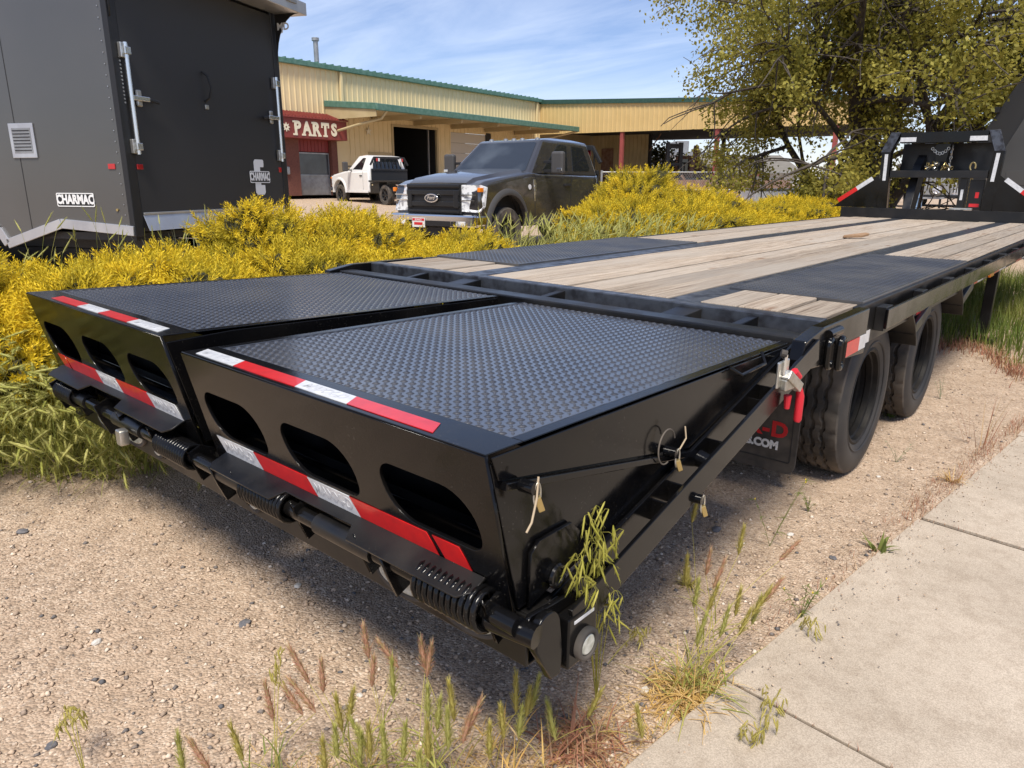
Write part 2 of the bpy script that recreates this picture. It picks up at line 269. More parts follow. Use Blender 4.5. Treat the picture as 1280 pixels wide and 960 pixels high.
# ------------------------------------------------------------------ mesh helpers
def link(o, parent=None):
    C.objects.link(o)
    if parent is not None: o.parent = parent
    return o
class MB:
    def __init__(s): s.v = []; s.f = []
    def add(s, v, f):
        n = len(s.v); s.v += [tuple(map(float, p)) for p in v]; s.f += [tuple(i+n for i in q) for q in f]; return s
    def box(s, x0, x1, y0, y1, z0, z1):
        return s.add([(x, y, z) for z in (z0, z1) for y in (y0, y1) for x in (x0, x1)], [(0, 2, 3, 1), (4, 5, 7, 6), (0, 1, 5, 4), (2, 6, 7, 3), (0, 4, 6, 2), (1, 3, 7, 5)])
    def bar(s, a, b, wd, ht, up=(0, 0, 1)):
        a = np.array(a, float); b = np.array(b, float); d = b-a; d /= np.linalg.norm(d); u = np.array(up, float); r = np.cross(d, u); r /= np.linalg.norm(r); u = np.cross(r, d)
        vs = [p+sx*r*wd/2+sz*u*ht/2 for p in (a, b) for sx, sz in ((-1, -1), (1, -1), (1, 1), (-1, 1))]
        return s.add(vs, [(0, 1, 2, 3), (7, 6, 5, 4), (0, 4, 5, 1), (1, 5, 6, 2), (2, 6, 7, 3), (3, 7, 4, 0)])
    def tube(s, pts, r, n=8, cap=True):
        pts = [np.array(p, float) for p in pts]; k = len(pts); rs = r if hasattr(r, '__len__') else [r]*k
        vs = []; t0 = None
        for i, p in enumerate(pts):
            t = pts[min(i+1, k-1)]-pts[max(i-1, 0)]; t /= (np.linalg.norm(t)+1e-9)
            if t0 is None:
                a = np.array([0, 0, 1.]) if abs(t[2]) < .9 else np.array([1., 0, 0]); u = np.cross(t, a)
            else: u = u-t*(u@t)
            u /= (np.linalg.norm(u)+1e-9); v = np.cross(t, u); t0 = t
            vs += [p+rs[i]*(math.cos(2*PI*j/n)*u+math.sin(2*PI*j/n)*v) for j in range(n)]
        fs = [(i*n+j, i*n+(j+1) % n, (i+1)*n+(j+1) % n, (i+1)*n+j) for i in range(k-1) for j in range(n)]
        if cap: fs += [tuple(range(n))[::-1], tuple((k-1)*n+j for j in range(n))]
        return s.add(vs, fs)
    def cyl(s, a, b, r, n=16, r2=None): return s.tube([a, b], [r, r if r2 is None else r2], n)
    def poly(s, pts, h):
        # prism: closed polygon pts (3D) swept by vector h
        k = len(pts); h = np.array(h, float); vs = [np.array(p, float) for p in pts]; vs += [p+h for p in vs]
        return s.add(vs, [tuple(range(k))[::-1], tuple(range(k, 2*k))]+[(i, (i+1) % k, k+(i+1) % k, k+i) for i in range(k)])
    def lathe(s, prof, axis_o, axis='x', n=32):
        # prof list of (r, t) ; revolved round axis through axis_o
        o = np.array(axis_o, float); k = len(prof); vs = []
        for r, t in prof:
            for j in range(n):
                c, q = r*math.cos(2*PI*j/n), r*math.sin(2*PI*j/n)
                vs.append(o+(np.array([t, c, q]) if axis == 'x' else np.array([c, t, q]) if axis == 'y' else np.array([c, q, t])))
        return s.add(vs, [(i*n+j, (i+1)*n+j, (i+1)*n+(j+1) % n, i*n+(j+1) % n) for i in range(k-1) for j in range(n)])
    def build(s, name, m, parent=None, bevel=0, smooth=False, seg=2, angle=.6):
        me = bpy.data.meshes.new(name); me.from_pydata(s.v, [], s.f); me.update()
        bm = bmesh.new(); bm.from_mesh(me); bmesh.ops.recalc_face_normals(bm, faces=bm.faces); bm.to_mesh(me); bm.free()
        me.materials.append(M[m])
        o = bpy.data.objects.new(name, me); link(o, parent)
        if bevel:
            md = o.modifiers.new('bevel', 'BEVEL'); md.width = bevel; md.segments = seg; md.limit_method = 'ANGLE'; md.angle_limit = .6
        if smooth:
            me.polygons.foreach_set('use_smooth', [True]*len(me.polygons)); me.set_sharp_from_angle(angle=angle)
        return o
def bx(name, m, parent, x0, x1, y0, y1, z0, z1, bevel=0): return MB().box(x0, x1, y0, y1, z0, z1).build(name, m, parent, bevel)
def npmesh(name, V, F, m, parent=None, attr=None, smooth=False):
    V = np.asarray(V, np.float32); F = np.asarray(F, np.int32); k = F.shape[1]
    me = bpy.data.meshes.new(name); me.vertices.add(len(V)); me.vertices.foreach_set('co', V.ravel())
    me.loops.add(F.size); me.loops.foreach_set('vertex_index', F.ravel()); me.polygons.add(len(F)); me.polygons.foreach_set('loop_start', np.arange(0, F.size, k, dtype=np.int32))
    if attr is not None:
        a = me.attributes.new('tip', 'FLOAT', 'POINT'); a.data.foreach_set('value', np.asarray(attr, np.float32))
    if smooth: me.polygons.foreach_set('use_smooth', [True]*len(F))
    me.update(calc_edges=True); me.validate(); me.materials.append(M[m])
    return link(bpy.data.objects.new(name, me), parent)
def plate(name, loops, thick, mw, m, parent=None, bevel=0., res=1):
    """flat plate with holes: loops in 2D (u,v), mapped by matrix mw (u->x, v->y, normal->z), thickness centred."""
    cu = bpy.data.curves.new(name, 'CURVE'); cu.dimensions = '2D'; cu.fill_mode = 'BOTH'; cu.extrude = max(thick/2-bevel, 1e-4); cu.bevel_depth = bevel; cu.bevel_resolution = res; cu.offset = -bevel
    for lp in loops:
        sp = cu.splines.new('POLY'); sp.points.add(len(lp)-1); sp.use_cyclic_u = True
        for p, (u, v) in zip(sp.points, lp): p.co = (u, v, 0, 1)
    t = bpy.data.objects.new('tmp', cu); C.objects.link(t); dg = bpy.context.evaluated_depsgraph_get()
    me = bpy.data.meshes.new_from_object(t.evaluated_get(dg)); bpy.data.objects.remove(t); bpy.data.curves.remove(cu)
    me.transform(mw); me.materials.clear(); me.materials.append(M[m]); me.name = name
    return link(bpy.data.objects.new(name, me), parent)
def frame(o, u, v):
    u = Vector(u).normalized(); v = Vector(v); v = (v-u*v.dot(u)).normalized(); n = u.cross(v)
    return Matrix(((u.x, v.x, n.x, o[0]), (u.y, v.y, n.y, o[1]), (u.z, v.z, n.z, o[2]), (0, 0, 0, 1)))
def text(name, body, size, mw, m, parent=None, thick=.002, bold=0., shear=0., xs=1., space=1.):
    cu = bpy.data.curves.new(name, 'FONT'); cu.body = body; cu.size = size; cu.extrude = thick/2; cu.align_x = 'CENTER'; cu.align_y = 'CENTER'; cu.offset = bold; cu.shear = shear; cu.resolution_u = 3; cu.space_character = space
    t = bpy.data.objects.new('tmp', cu); C.objects.link(t); dg = bpy.context.evaluated_depsgraph_get()
    me = bpy.data.meshes.new_from_object(t.evaluated_get(dg)); bpy.data.objects.remove(t); bpy.data.curves.remove(cu)
    me.transform(mw @ Matrix.Diagonal((xs, 1, 1, 1))); me.materials.clear(); me.materials.append(M[m]); me.name = name
    return link(bpy.data.objects.new(name, me), parent)
def tag(o, label, cat, group=None, kind=None):
    if label: o['label'] = label
    if cat: o['category'] = cat
    if group: o['group'] = group
    if kind: o['kind'] = kind
    return o
def empty(name, loc=(0, 0, 0), rot=(0, 0, 0)):
    o = bpy.data.objects.new(name, None); o.location = loc; o.rotation_euler = rot; return link(o)
def copy_tree(o, parent=None):
    c = o.copy(); C.objects.link(c); c.parent = parent
    for ch in list(o.children): copy_tree(ch, c)
    return c
def rrect(x0, x1, y0, y1, r, n=6):
    """rounded rectangle; r = radius or (bl, br, tr, tl)"""
    rs = r if hasattr(r, '__len__') else (r,)*4
    pts = []
    for (cx, cy, a0, q) in ((x0, y0, PI, rs[0]), (x1, y0, 1.5*PI, rs[1]), (x1, y1, 0, rs[2]), (x0, y1, .5*PI, rs[3])):
        ox = cx+q if cx == x0 else cx-q; oy = cy+q if cy == y0 else cy-q
        for i in range(n+1): a = a0+.5*PI*i/n; pts.append((ox+q*math.cos(a), oy+q*math.sin(a)))
    return pts
def circ(cx, cy, r, n=24, ry=None): return [(cx+r*math.cos(2*PI*i/n), cy+(ry or r)*math.sin(2*PI*i/n)) for i in range(n)]

# ================================================================== GROUND
EDGE = lambda y: 1.304+.107*y            # left edge of the sidewalk
def graded(lo, hi, a, b, fine):
    mid = np.arange(a, b+1e-6, fine); l = [a]; s = fine
    while l[-1] > lo: s *= 1.25; l.append(l[-1]-s)
    r = [b]; s = fine
    while r[-1] < hi: s *= 1.25; r.append(r[-1]+s)
    return np.array(l[1:][::-1]+list(mid)+r[1:])
def vnoise(x, y, f, seed):
    g = np.random.default_rng(seed).random((64, 64)); x = x*f; y = y*f; xi = np.floor(x).astype(int); yi = np.floor(y).astype(int); fx = x-xi; fy = y-yi
    fx = fx*fx*(3-2*fx); fy = fy*fy*(3-2*fy); a = g[xi % 64, yi % 64]; b = g[(xi+1) % 64, yi % 64]; c = g[xi % 64, (yi+1) % 64]; d = g[(xi+1) % 64, (yi+1) % 64]
    return (a*(1-fx)+b*fx)*(1-fy)+(c*(1-fx)+d*fx)*fy-.5
def gsurf(x, y):
    x = np.asarray(x, float); y = np.asarray(y, float)
    z = gz(x)+.020*vnoise(x, y, 1.3, 1)+.010*vnoise(x, y, 4, 2)+.005*vnoise(x, y, 14, 3)
    e = x-(1.304+.107*y); z = z-np.clip(e/.06, 0, 1)*np.where(x < 40, .05, .05)*(1)+np.clip(1-abs(e+.04)/.07, 0, 1)*.006
    return z
gx = graded(-420, 420, -3., 2.0, .035); gy = graded(-420, 420, -1.6, 4.5, .035)
X, Y = np.meshgrid(gx, gy); V = np.stack([X.ravel(), Y.ravel(), gsurf(X.ravel(), Y.ravel())], 1)
nx = len(gx); ii, jj = np.meshgrid(np.arange(len(gy)-1), np.arange(nx-1), indexing='ij'); a = (ii*nx+jj).ravel()
g = npmesh('ground', V, np.stack([a, a+1, a+nx+1, a+nx], 1), 'gravel', smooth=True); tag(g, 'pale tan gravel ground around the trailer', None, kind='structure')
# loose stones lying on the gravel
def scatter(name, T, F, pos, R, m, parent=None, tip=None):
    n = len(pos); V = np.einsum('nij,vj->nvi', R, T)+pos[:, None, :]; Fs = F[None]+(np.arange(n)*len(T))[:, None, None]
    return npmesh(name, V.reshape(-1, 3), Fs.reshape(-1, F.shape[1]), m, parent, None if tip is None else np.tile(tip, n))
def rotz(a):
    c, s = np.cos(a), np.sin(a); z = np.zeros_like(a); return np.stack([np.stack([c, -s, z], -1), np.stack([s, c, z], -1), np.stack([z, z, z+1], -1)], -2)
n = 130000
ang = rng.uniform(-PI, PI, n); r = np.exp(rng.uniform(math.log(.7), math.log(9), n)); px = CAMP[0]+r*np.cos(ang); py = CAMP[1]+r*np.sin(ang)
k = (px < EDGE(py)-.01) & (px > -3.2) & (py > -2.2) & (py < 7.5); px, py = px[k], py[k]; n = len(px)
T = np.array([(1, 0, 0), (-.3, .9, .1), (-.8, -.4, 0), (.3, -.9, -.1), (.1, .05, .8), (0, 0, -.6)]); F = np.array([(0, 1, 4), (1, 2, 4), (2, 3, 4), (3, 0, 4), (1, 0, 5), (2, 1, 5), (3, 2, 5), (0, 3, 5)])
s = .0026+.0105*rng.random(n)**3.3; R = rotz(rng.uniform(0, 2*PI, n))*s[:, None, None]; R = R*(np.stack([np.ones(n), rng.uniform(.6, 1, n), rng.uniform(.5, 1, n)], 1)[:, None, :])
st = scatter('gravel', T, F, np.stack([px, py, gsurf(px, py)+s*.25], 1), R, 'stone'); tag(st, 'loose small stones and grit scattered on the gravel', None, kind='stuff')
n2 = 1500; gy_ = rng.uniform(-1, 7, n2); gx_ = EDGE(gy_)+np.abs(rng.normal(size=n2))*.10+.01; s2 = .0015+.0035*rng.random(n2)**3; R2 = rotz(rng.uniform(0, 6.28, n2))*s2[:, None, None]
st2 = scatter('slab_grit', T, F, np.stack([gx_, gy_, .0165+0*gx_], 1), R2, 'stone', ); tag(st2, 'fine grit spilled along the sidewalk edge', None, kind='stuff')
def pebble(px_, py_, size, m, label, flat=.6, seed=0, cat='stone'):
    P = ong(px_, py_); rr = np.random.default_rng(seed)
    bm = bmesh.new(); bmesh.ops.create_icosphere(bm, subdivisions=2, radius=size)
    for v in bm.verts: v.co *= 1+.35*(rr.random()-.5); v.co.z *= flat; v.co.x *= 1.25
    me = bpy.data.meshes.new('stone'); bm.to_mesh(me); bm.free(); me.materials.append(M[m]); o = link(bpy.data.objects.new('stone', me))
    o.location = (P[0], P[1], float(gsurf(P[0], P[1]))+size*flat*.45); o.rotation_euler = (0, 0, rr.random()*6); tag(o, label, cat); return o
for a_ in [(28, 664, .017, 'stone_grey', 'dark charcoal flat stone on gravel below the long green foxtails'), (372, 733, .012, 'stone_white', 'light angular pebble on gravel behind the ramp springs'),
           (121, 804, .013, 'stone_white', 'white pebble lying alone in the open gravel'), (306, 780, .017, 'stone_grey', 'lumpy grey pebble on gravel above the drooping brome head'),
           (450, 873, .008, 'stone_white', 'white pebble among the red foxtail stems'), (65, 935, .012, 'stone_grey', 'blue grey pebble in the coarse gravel away from the weeds'),
           (1041, 698, .012, 'stone_grey', 'black pebble on gravel beside the broadleaf weed'), (988, 668, .012, 'stone_white', 'white pebble on gravel below the mud flap weed'),
           (895, 661, .018, 'stone_grey', 'grey pebble under the dovetail rail'), (1098, 597, .01, 'stone_white', 'light pebble between tyre and sidewalk'), (806, 861, .011, 'stone_white', 'white pebble at the foot of the straw clump')]:
    pebble(*a_[:3], a_[3], a_[4], seed=int(a_[0]))
# sidewalk
sw = MB().box(-.0, 1.52, -4.5, 40, -.14, .003).build('sidewalk', 'soil_joint'); sw.location = (1.304, 0, 0); sw.rotation_euler = (0, 0, -math.atan(.107)); tag(sw, 'beige concrete sidewalk of square slabs beside the gravel', None, kind='structure')
SM = None
for i in range(-3, 20):
    y0 = .75+1.51*i; s_ = 1.0057
    if SM is None:
        o = MB().box(0, 1.5, .005, 1.51-.005, -.10, 0).build('slab', 'concrete', sw, .003); SM = o
    else:
        o = SM.copy(); link(o, sw)
    o.location = (rng.uniform(-.008, .008), y0*s_, .014+rng.uniform(-.004, .004)); o.rotation_euler = (rng.uniform(-.002, .002), rng.uniform(-.003, .003), 0)

# ================================================================== FLATBED TRAILER
tr = empty('flatbed_trailer', (0, 0, 0), (0, .011, 0))
tag(tr, 'long black gooseneck flatbed trailer with wooden deck and folded tread-plate ramps', 'trailer')
HD = .918
def lugs(name, parent, x0, x1, s0, s1, P, m, q=.031, h=.0032, ln=.0108, wd=.0036):
    """raised diamond lugs on a plate; P(x,s) -> point, s in metres along the plate"""
    nu = int((x1-x0)/q*2); nv = int((s1-s0)/q*2)
    I, J = np.meshgrid(np.arange(nu), np.arange(nv)); I = I.ravel(); J = J.ravel(); kk = (I+J) % 2 == 0; I, J = I[kk], J[kk]; x = x0+(I+.5)*q/2; s = s0+(J+.5)*q/2
    pos = P(x, s); a = np.where(I % 2 == 0, PI/4, -PI/4)
    T = np.array([(ln, 0, 0), (ln*.3, wd, 0), (-ln*.3, wd, 0), (-ln, 0, 0), (-ln*.3, -wd, 0), (ln*.3, -wd, 0), (ln*.45, 0, h), (-ln*.45, 0, h)])
    F = np.array([(0, 1, 6), (1, 2, 7), (1, 7, 6), (2, 3, 7), (3, 4, 7), (4, 5, 6), (4, 6, 7), (5, 0, 6)])
    o = scatter(name, T, F, pos, rotz(a), m, parent); o['kind'] = 'stuff'
    o.data.polygons.foreach_set('use_smooth', [True]*len(o.data.polygons)); return o
YR, YF = -.087, 1.377
def tape_seg(par, mw, u0, u1, v0, v1, m, skew=0.):
    return plate('tape', [[(u0, v0), (u1, v0), (u1+skew, v1), (u0+skew, v1)]], .0016, mw, m, par)
def make_ramp(x0, x1, zr, zf, zb, top, low, outer):
    """outer: +1 when the ramp's outer side is x1"""
    sl = (zf-zr)/(YF-YR); P = lambda x, y: (x, y, zr+(y-YR)*sl)
    xo = x1 if outer > 0 else x0
    zrail = lambda y: .645+.265*(y-.58)
    # body: side walls + inner ribs
    b = MB()
    for xa, s in ((x0, 1), (x1, -1)):
        t = .008*s
        yy = np.linspace(YR+.012, YF, 8)
        pts = [(xa, YR+.012, zr-.02)]+[(xa, y, P(0, y)[2]-.006) for y in yy[1:]]+[(xa, YF, zrail(YF)-.03), (xa, .5, zrail(.5)-.02), (xa, .06, zb+.01), (xa, .012, zb+.01)]
        b.poly(pts, (t, 0, 0))
    for yq in (.30, .62, .95, 1.25): b.box(x0+.01, x1-.01, yq-.02, yq+.02, max(zrail(yq)+.03, zb+.06), P(0, yq)[2]-.012)
    b.box(x0+.01, x1-.01, .05, .09, zb+.02, zb+.12)
    ramp = b.build('ramp', 'black_paint', tr, .002)
    # tread plate
    MB().poly([P(x0+.03, YR+.105), P(x1-.03, YR+.105), P(x1-.03, YF), P(x0+.03, YF)], (0, 0, -.006)).build('tread_plate', 'tread_paint', ramp)
    lugs('tread_lug', ramp, x0+.036, x1-.036, YR+.11, YF-.004, lambda x, y: np.stack([x, y, zr+(y-YR)*sl+.0002+0*x], 1), 'tread_paint')
    # rim bars round the plate
    MB().poly([P(x0, YR), P(x1, YR), P(x1, YR+.105), P(x0, YR+.105)], (0, 0, .0035)).build('rear_bar', 'black_paint', ramp, .0015)
    for xa, xb in ((x0, x0+.03), (x1-.03, x1)):
        MB().poly([P(xa, YR+.106), P(xb, YR+.106), P(xb, YF+.002), P(xa, YF+.002)], (0, 0, .003)).build('side_bar', 'black_paint', ramp, .0015)
    # weld bead round the tread plate
    wb = MB(); wpts = [P(x0+.031, y) for y in np.linspace(YR+.107, YF, 40)]
    wb.tube([(x+rng.uniform(-.001, .001), y, z+.001) for x, y, z in wpts], .0025, 5)
    wb.tube([(x+rng.uniform(-.001, .001), YR+.106+rng.uniform(-.001, .001), P(0, YR+.106)[2]+.001) for x in np.linspace(x0+.03, x1-.03, 40)], .0025, 5)
    wb.tube([(x1-.031+rng.uniform(-.001, .001), y, z+.001) for x, y, z in wpts], .0025, 5)
    wb.build('weld_bead', 'worn_edge', ramp, smooth=True)
    # end plate with three cut-outs
    H = math.hypot(YR, zr-zb); mw = frame((0, 0, zb), (1, 0, 0), (0, YR, zr-zb))
    W = x1-x0; loops = [[(x0, 0), (x1, 0), (x1, H), (x0, H)]]
    for k in range(3):
        c = x0+W*(.165+.333*k); loops.append(rrect(c-.145, c+.145, H-.245, H-.105, (.095, .035, .095, .045), 8))
    ep = plate('end_plate', loops, .009, mw @ Matrix.Translation((0, 0, -.002)), 'black_paint', ramp, .001)
    # inner shelf that shows through the cut-outs
    MB().box(x0+.02, x1-.02, .012, .30, zb+.07, zb+.078).build('inner_shelf', 'black_frame', ramp); MB().box(x0+.05, x1-.05, .012, .02, zb+.079, zb+.0815).build('dust_line', 'dust', ramp); MB().box(x0+.02, x1-.02, .14, .15, zb+.079, zb+.30).build('inner_wall', 'black_frame', ramp)
    # lip below the tape
    lipn = plate('lip', [[(x0+.07, -.002), (x1-.06, -.002), (x1-.06, -.045), (x1-.085, -.07), (x0+W*.62, -.07), (x0+W*.60, -.03), (x0+W*.36, -.03), (x0+W*.34, -.07), (x0+.09, -.07), (x0+.07, -.05)][::-1]], .006,
                 frame((0, -.019, zb+.072), (1, 0, 0), (0, .93, .36)), 'black_frame', ramp, .001)
    # top tape
    mt = frame((0, YR, zr+.0045), (1, 0, 0), (0, 1, sl))
    for (u0, u1, m) in top: tape_seg(ramp, mt, u0, u1, .016, .066, m, -.03)
    ml = mw @ Matrix.Translation((0, 0, .0038))
    for (u0, u1, m) in low: tape_seg(ramp, ml, u0, u1, .077, .128, m, -.028)
    for (u0, u1, m) in top+low:
        if m == 'tape_white' and u1-u0 > .15:
            mm, v = (mt, .041) if (u0, u1, m) in top else (ml, .1025)
            text('tape_lettering', 'MAXX-D', .042, mm @ Matrix.Translation(((u0+u1)/2-.015, v, .0012)), 'tape_text', ramp, .0008, .0008, xs=.95)
    # outer side: upper panel proud of the lower one, seam flange, hinge gusset
    s = outer; xs = xo
    yy = np.linspace(YR+.01, YF, 8); up = [(xs, y, P(0, y)[2]-.004) for y in yy]
    up += [(xs, 1.36, zrail(1.36)+.015), (xs, .95, zrail(.95)+.02), (xs, .70, zrail(.70)+.025), (xs, YR+.03, zr-.055)]
    MB().poly(up, (.006*s, 0, 0)).build('side_panel', 'black_paint', ramp, .0015)
    MB().bar((xs+.006*s, YR+.04, zr-.068), (xs+.006*s, .71, zrail(.71)+.006), .022, .016).build('seam_flange', 'black_paint', ramp, .002)
    plate('hinge_gusset', [[(.03, .01), (.19, .05), (.20, .12), (.17, .15), (.06, .15), (.035, .13)]], .009, frame((xs+.008*s, 0, zb), (0, 1, 0), (0, 0, 1)), 'black_paint', ramp, .001)
    hb = MB().tube([(xs+.002, .1, zb+.06), (xs+.03*s, .1, zb+.06)], .022, 14); hb.tube([(xs+.03*s, .1+.022*math.cos(q), zb+.06+.022*math.sin(q)) for q in np.linspace(0, 6.0, 16)], .006, 6); hb.build('hinge_stub', 'black_paint', ramp, smooth=True)
    return ramp
tw, trd = 'tape_white', 'tape_red'
RX0, RX1 = .0615, 1.2247
rampR = make_ramp(RX0, RX1, .906, .874, .535, [(.115, .315, tw), (.315, .598, trd), (.598, .797, tw), (.797, 1.07, trd)], [(.135, .335, tw), (.335, .59, trd), (.59, .762, tw), (.762, 1.03, trd), (1.048, 1.128, trd)], 1)
rampL = make_ramp(-1.2247, -.0615, .934, .884, .572, [(-1.0, -.745, trd), (-.745, -.56, tw), (-.56, -.33, trd), (-.33, -.115, tw)], [(-1.13, -1.06, trd), (-1.045, -.745, trd), (-.745, -.57, tw), (-.57, -.32, trd), (-.32, -.12, tw)], -1)
# ---- hinge pipe, springs, brackets, bumper
PZ, PYc = .553, -.042
MB().tube([(-1.20, PYc, PZ), (1.27, PYc, PZ)], .021, 16).build('hinge_pipe', 'black_paint', tr, smooth=True)
for xa in (.14, .62, -.60, -1.08): MB().tube([(xa, PYc, PZ), (xa+.22, PYc, PZ)], .027, 16).build('pipe_sleeve', 'black_frame', tr, smooth=True)
def spring(xa, xb, r, wire, turns):
    n = int(turns*14); pts = [(xa+(xb-xa)*i/n, PYc+r*math.cos(2*PI*i/14), PZ+r*math.sin(2*PI*i/14)) for i in range(n+1)]
    MB().tube(pts, wire, 6).build('spring', 'black_paint', tr, smooth=True, angle=2)
spring(1.005, 1.195, .041, .0078, 11); spring(.285, .495, .036, .0072, 13); spring(-.24, -.03, .036, .0072, 13); spring(-1.13, -.96, .036, .0072, 10)
def tab(x, y0=-.085, y1=.10, z0=.42, z1=.60, t=.010, tilt=0):
    plate('bracket', [[(y0+.02, z0+.06), (y0+.045, z0), (y1, z0+.02), (y1, z1-.02), (y0+.05, z1), (y0+.008, z1-.02), (y0, z0+.12)]], t, frame((x, 0, 0), (0, 1, 0), (0, 0, 1)), 'black_paint', tr, .001)
for x in (1.205, .805, .545, .25, -.015, -.275, -.52, -.935): tab(x, -.078, .012, .482, .595)
for x in (.90, .135, -.71, -1.16): tab(x, -.082, .012, .462, .60)
bmp = MB(); bmp.box(-1.22, 1.245, .015, .023, .415, .535); bmp.box(-1.22, 1.245, .0235, .12, .415, .423); bmp.box(-1.22, 1.245, .0235, .12, .527, .535); bmp.build('bumper_channel', 'black_frame', tr, .003)
def oval_light(x, z, w, h, m):
    a = plate('light', [circ(x, z, w/2, 28, h/2)], .016, frame((0, .010, 0), (1, 0, 0), (0, 0, 1)), m, tr, .004)
    plate('light_gasket', [circ(x, z, w/2+.013, 28, h/2+.013), circ(x, z, w/2, 28, h/2)], .012, frame((0, .010, 0), (1, 0, 0), (0, 0, 1)), 'rubber', a, .003)
for x, w, h, m in ((.87, .165, .062, 'lens_clear'), (1.08, .165, .062, 'lens_clear'), (.21, .06, .06, 'lens_clear'), (-.42, .06, .06, 'lens_clear'), (-.62, .165, .062, 'lens_clear'), (-.85, .165, .062, 'lens_clear')): oval_light(x, .472, w, h, m)
plate('plate_light', [rrect(-.475, -.435, .50, .555, .008)], .03, frame((0, -.088, 0), (1, 0, 0), (0, 0, 1)), 'zinc', tr, .004)
# end bracket with side marker
plate('end_bracket', [[(-.02, .535), (.05, .42), (.115, .405), (.18, .41), (.18, .50), (.15, .54), (.0, .555)]], .012, frame((1.262, 0, 0), (0, 1, 0), (0, 0, 1)), 'black_paint', tr, .002)
bx('end_block', 'black_paint', tr, 1.2685, 1.305, .078, .178, .402, .52, .004)
ear = plate('end_ear', [circ(.022, .522, .040, 20)[0:11]+[(-.015, .49), (.035, .40), (.065, .398), (.075, .44)]], .02, frame((1.285, .0, 0), (0, 1, 0), (0, 0, 1)), 'black_paint', tr, .003)
sm = plate('side_marker', [circ(.132, .443, .024, 24)], .014, frame((1.312, 0, 0), (0, 1, 0), (0, 0, 1)), 'lens_clear', tr, .004)
plate('marker_gasket', [circ(.132, .443, .037, 28), circ(.132, .443, .025, 24)], .018, frame((1.312, 0, 0), (0, 1, 0), (0, 0, 1)), 'rubber', sm, .004)
bx('serial_strip', 'tape_white', tr, 1.305, 1.3064, .095, .165, .504, .511)
MB().tube([(1.19, PYc, PZ-.015), (1.30, PYc+.02, PZ-.02)], .024, 14).build('pipe_end', 'black_paint', tr, smooth=True)
# ---- dovetail rails
for s in (1, -1):
    for xa in (1.237, 1.296):
        MB().bar((s*xa, .10, .50), (s*xa, 1.44, .855), .011, .075).build('dovetail_rail', 'black_paint', tr, .002)
    for k, t in enumerate((.12, .30, .36, .52, .70, .76, .90, .97)):
        y = .10+1.34*t; z = .50+.355*t
        MB().bar((s*1.243, y, z-.008), (s*1.290, y, z-.008), .008, .055).build('rail_rung', 'black_paint', tr)
MB().tube([(1.24, .74, .665), (1.285, .74, .655)], .024, 14).build('rail_stub', 'black_paint', tr, smooth=True)
for x in (-.9, -.35, .35, .9): MB().bar((x, .10, .47), (x, 1.44, .80), .05, .08).build('dovetail_joist', 'black_frame', tr)
# ---- header, gap and deck end
bx('header_channel', 'black_frame', tr, -1.24, 1.235, 1.395, 1.487, .82, .893, .006)
MB().box(-1.22, 1.22, 1.50, 1.615, .74, .748).build('gap_floor', 'black_frame', tr)
for x, wd in ((-.46, .10), (.72, .10), (.09, .035), (-.80, .03), (.98, .035)): MB().poly([(x-wd/2, 1.488, .887), (x+wd/2, 1.488, .887), (x+wd/2+.02, 1.617, .905), (x-wd/2+.02, 1.617, .905)], (0, 0, -.09)).build('gap_rib', 'black_frame', tr, .003)
bx('deck_end_channel', 'worn_edge', tr, -1.25, 1.24, 1.62, 1.688, .80, HD-.001, .005)
YD0, YD1 = 1.69, 9.80
# side corner plates from the deck to the dovetail
for s in (1, -1):
    MB().poly([(s*1.245, 1.30, .80), (s*1.245, 2.02, .74), (s*1.245, 2.02, HD), (s*1.245, 1.50, HD), (s*1.245, 1.34, .895)], (s*.045, 0, 0)).build('corner_plate', 'black_paint', tr, .004)
    bx('side_channel', 'black_frame', tr, s*1.225 if s > 0 else -1.25, 1.25 if s > 0 else -1.225, 2.021, YD1, .745, HD-.003, .004)
    bx('rub_rail', 'black_paint', tr, min(s*1.292, s*1.304), max(s*1.292, s*1.304), 2.25, YD1, .802, .885, .003)
    for i in range(13):
        y = 2.26+.62*i
        if y < YD1: bx('stake_pocket', 'black_frame', tr, min(s*1.251, s*1.2915), max(s*1.251, s*1.2915), y, y+.10, .79, .89, .002)
# ---- deck: steel strips, planks, tread covers
for x0, x1 in ((-.575, -.43), (.60, .735)): bx('beam_strip', 'worn_edge', tr, x0, x1, YD0, YD1, HD-.05, HD-.003, .003)
def planks(x0, x1, n, segs):
    wd = (x1-x0)/n
    for i in range(n):
        for (y0, y1) in segs:
            dz = rng.uniform(-.007, .004); g_ = .007+rng.uniform(0, .005)
            xa, xb = x0+i*wd+g_/2, x0+(i+1)*wd-g_/2; ys = np.linspace(y0, y1, 12); mb = MB()
            vs = []; wob = np.cumsum(rng.uniform(-.0008, .0008, 12))
            for y, q in zip(ys, wob): vs += [(xa+q, y, HD-.045), (xb+q, y, HD-.045), (xb+q, y, HD+dz), (xa+q, y, HD+dz)]
            fs = [(0, 1, 2, 3), tuple(44+j for j in (3, 2, 1, 0))]+[(4*k+j, 4*k+(j+1) % 4, 4*k+4+(j+1) % 4, 4*k+4+j) for k in range(11) for j in range(4)]
            mb.add(vs, fs).build('plank', 'deck_wood', tr, .004)
planks(-.428, .598, 6, [(YD0+.002, YD1-.01)])
TY0, TY1 = 2.12, 4.25
planks(.737, 1.222, 3, [(YD0+.002, TY0-.004), (TY1+.004, YD1-.01)])
planks(-1.222, -.577, 4, [(YD0+.002, TY0-.004), (TY1+.004, YD1-.01)])
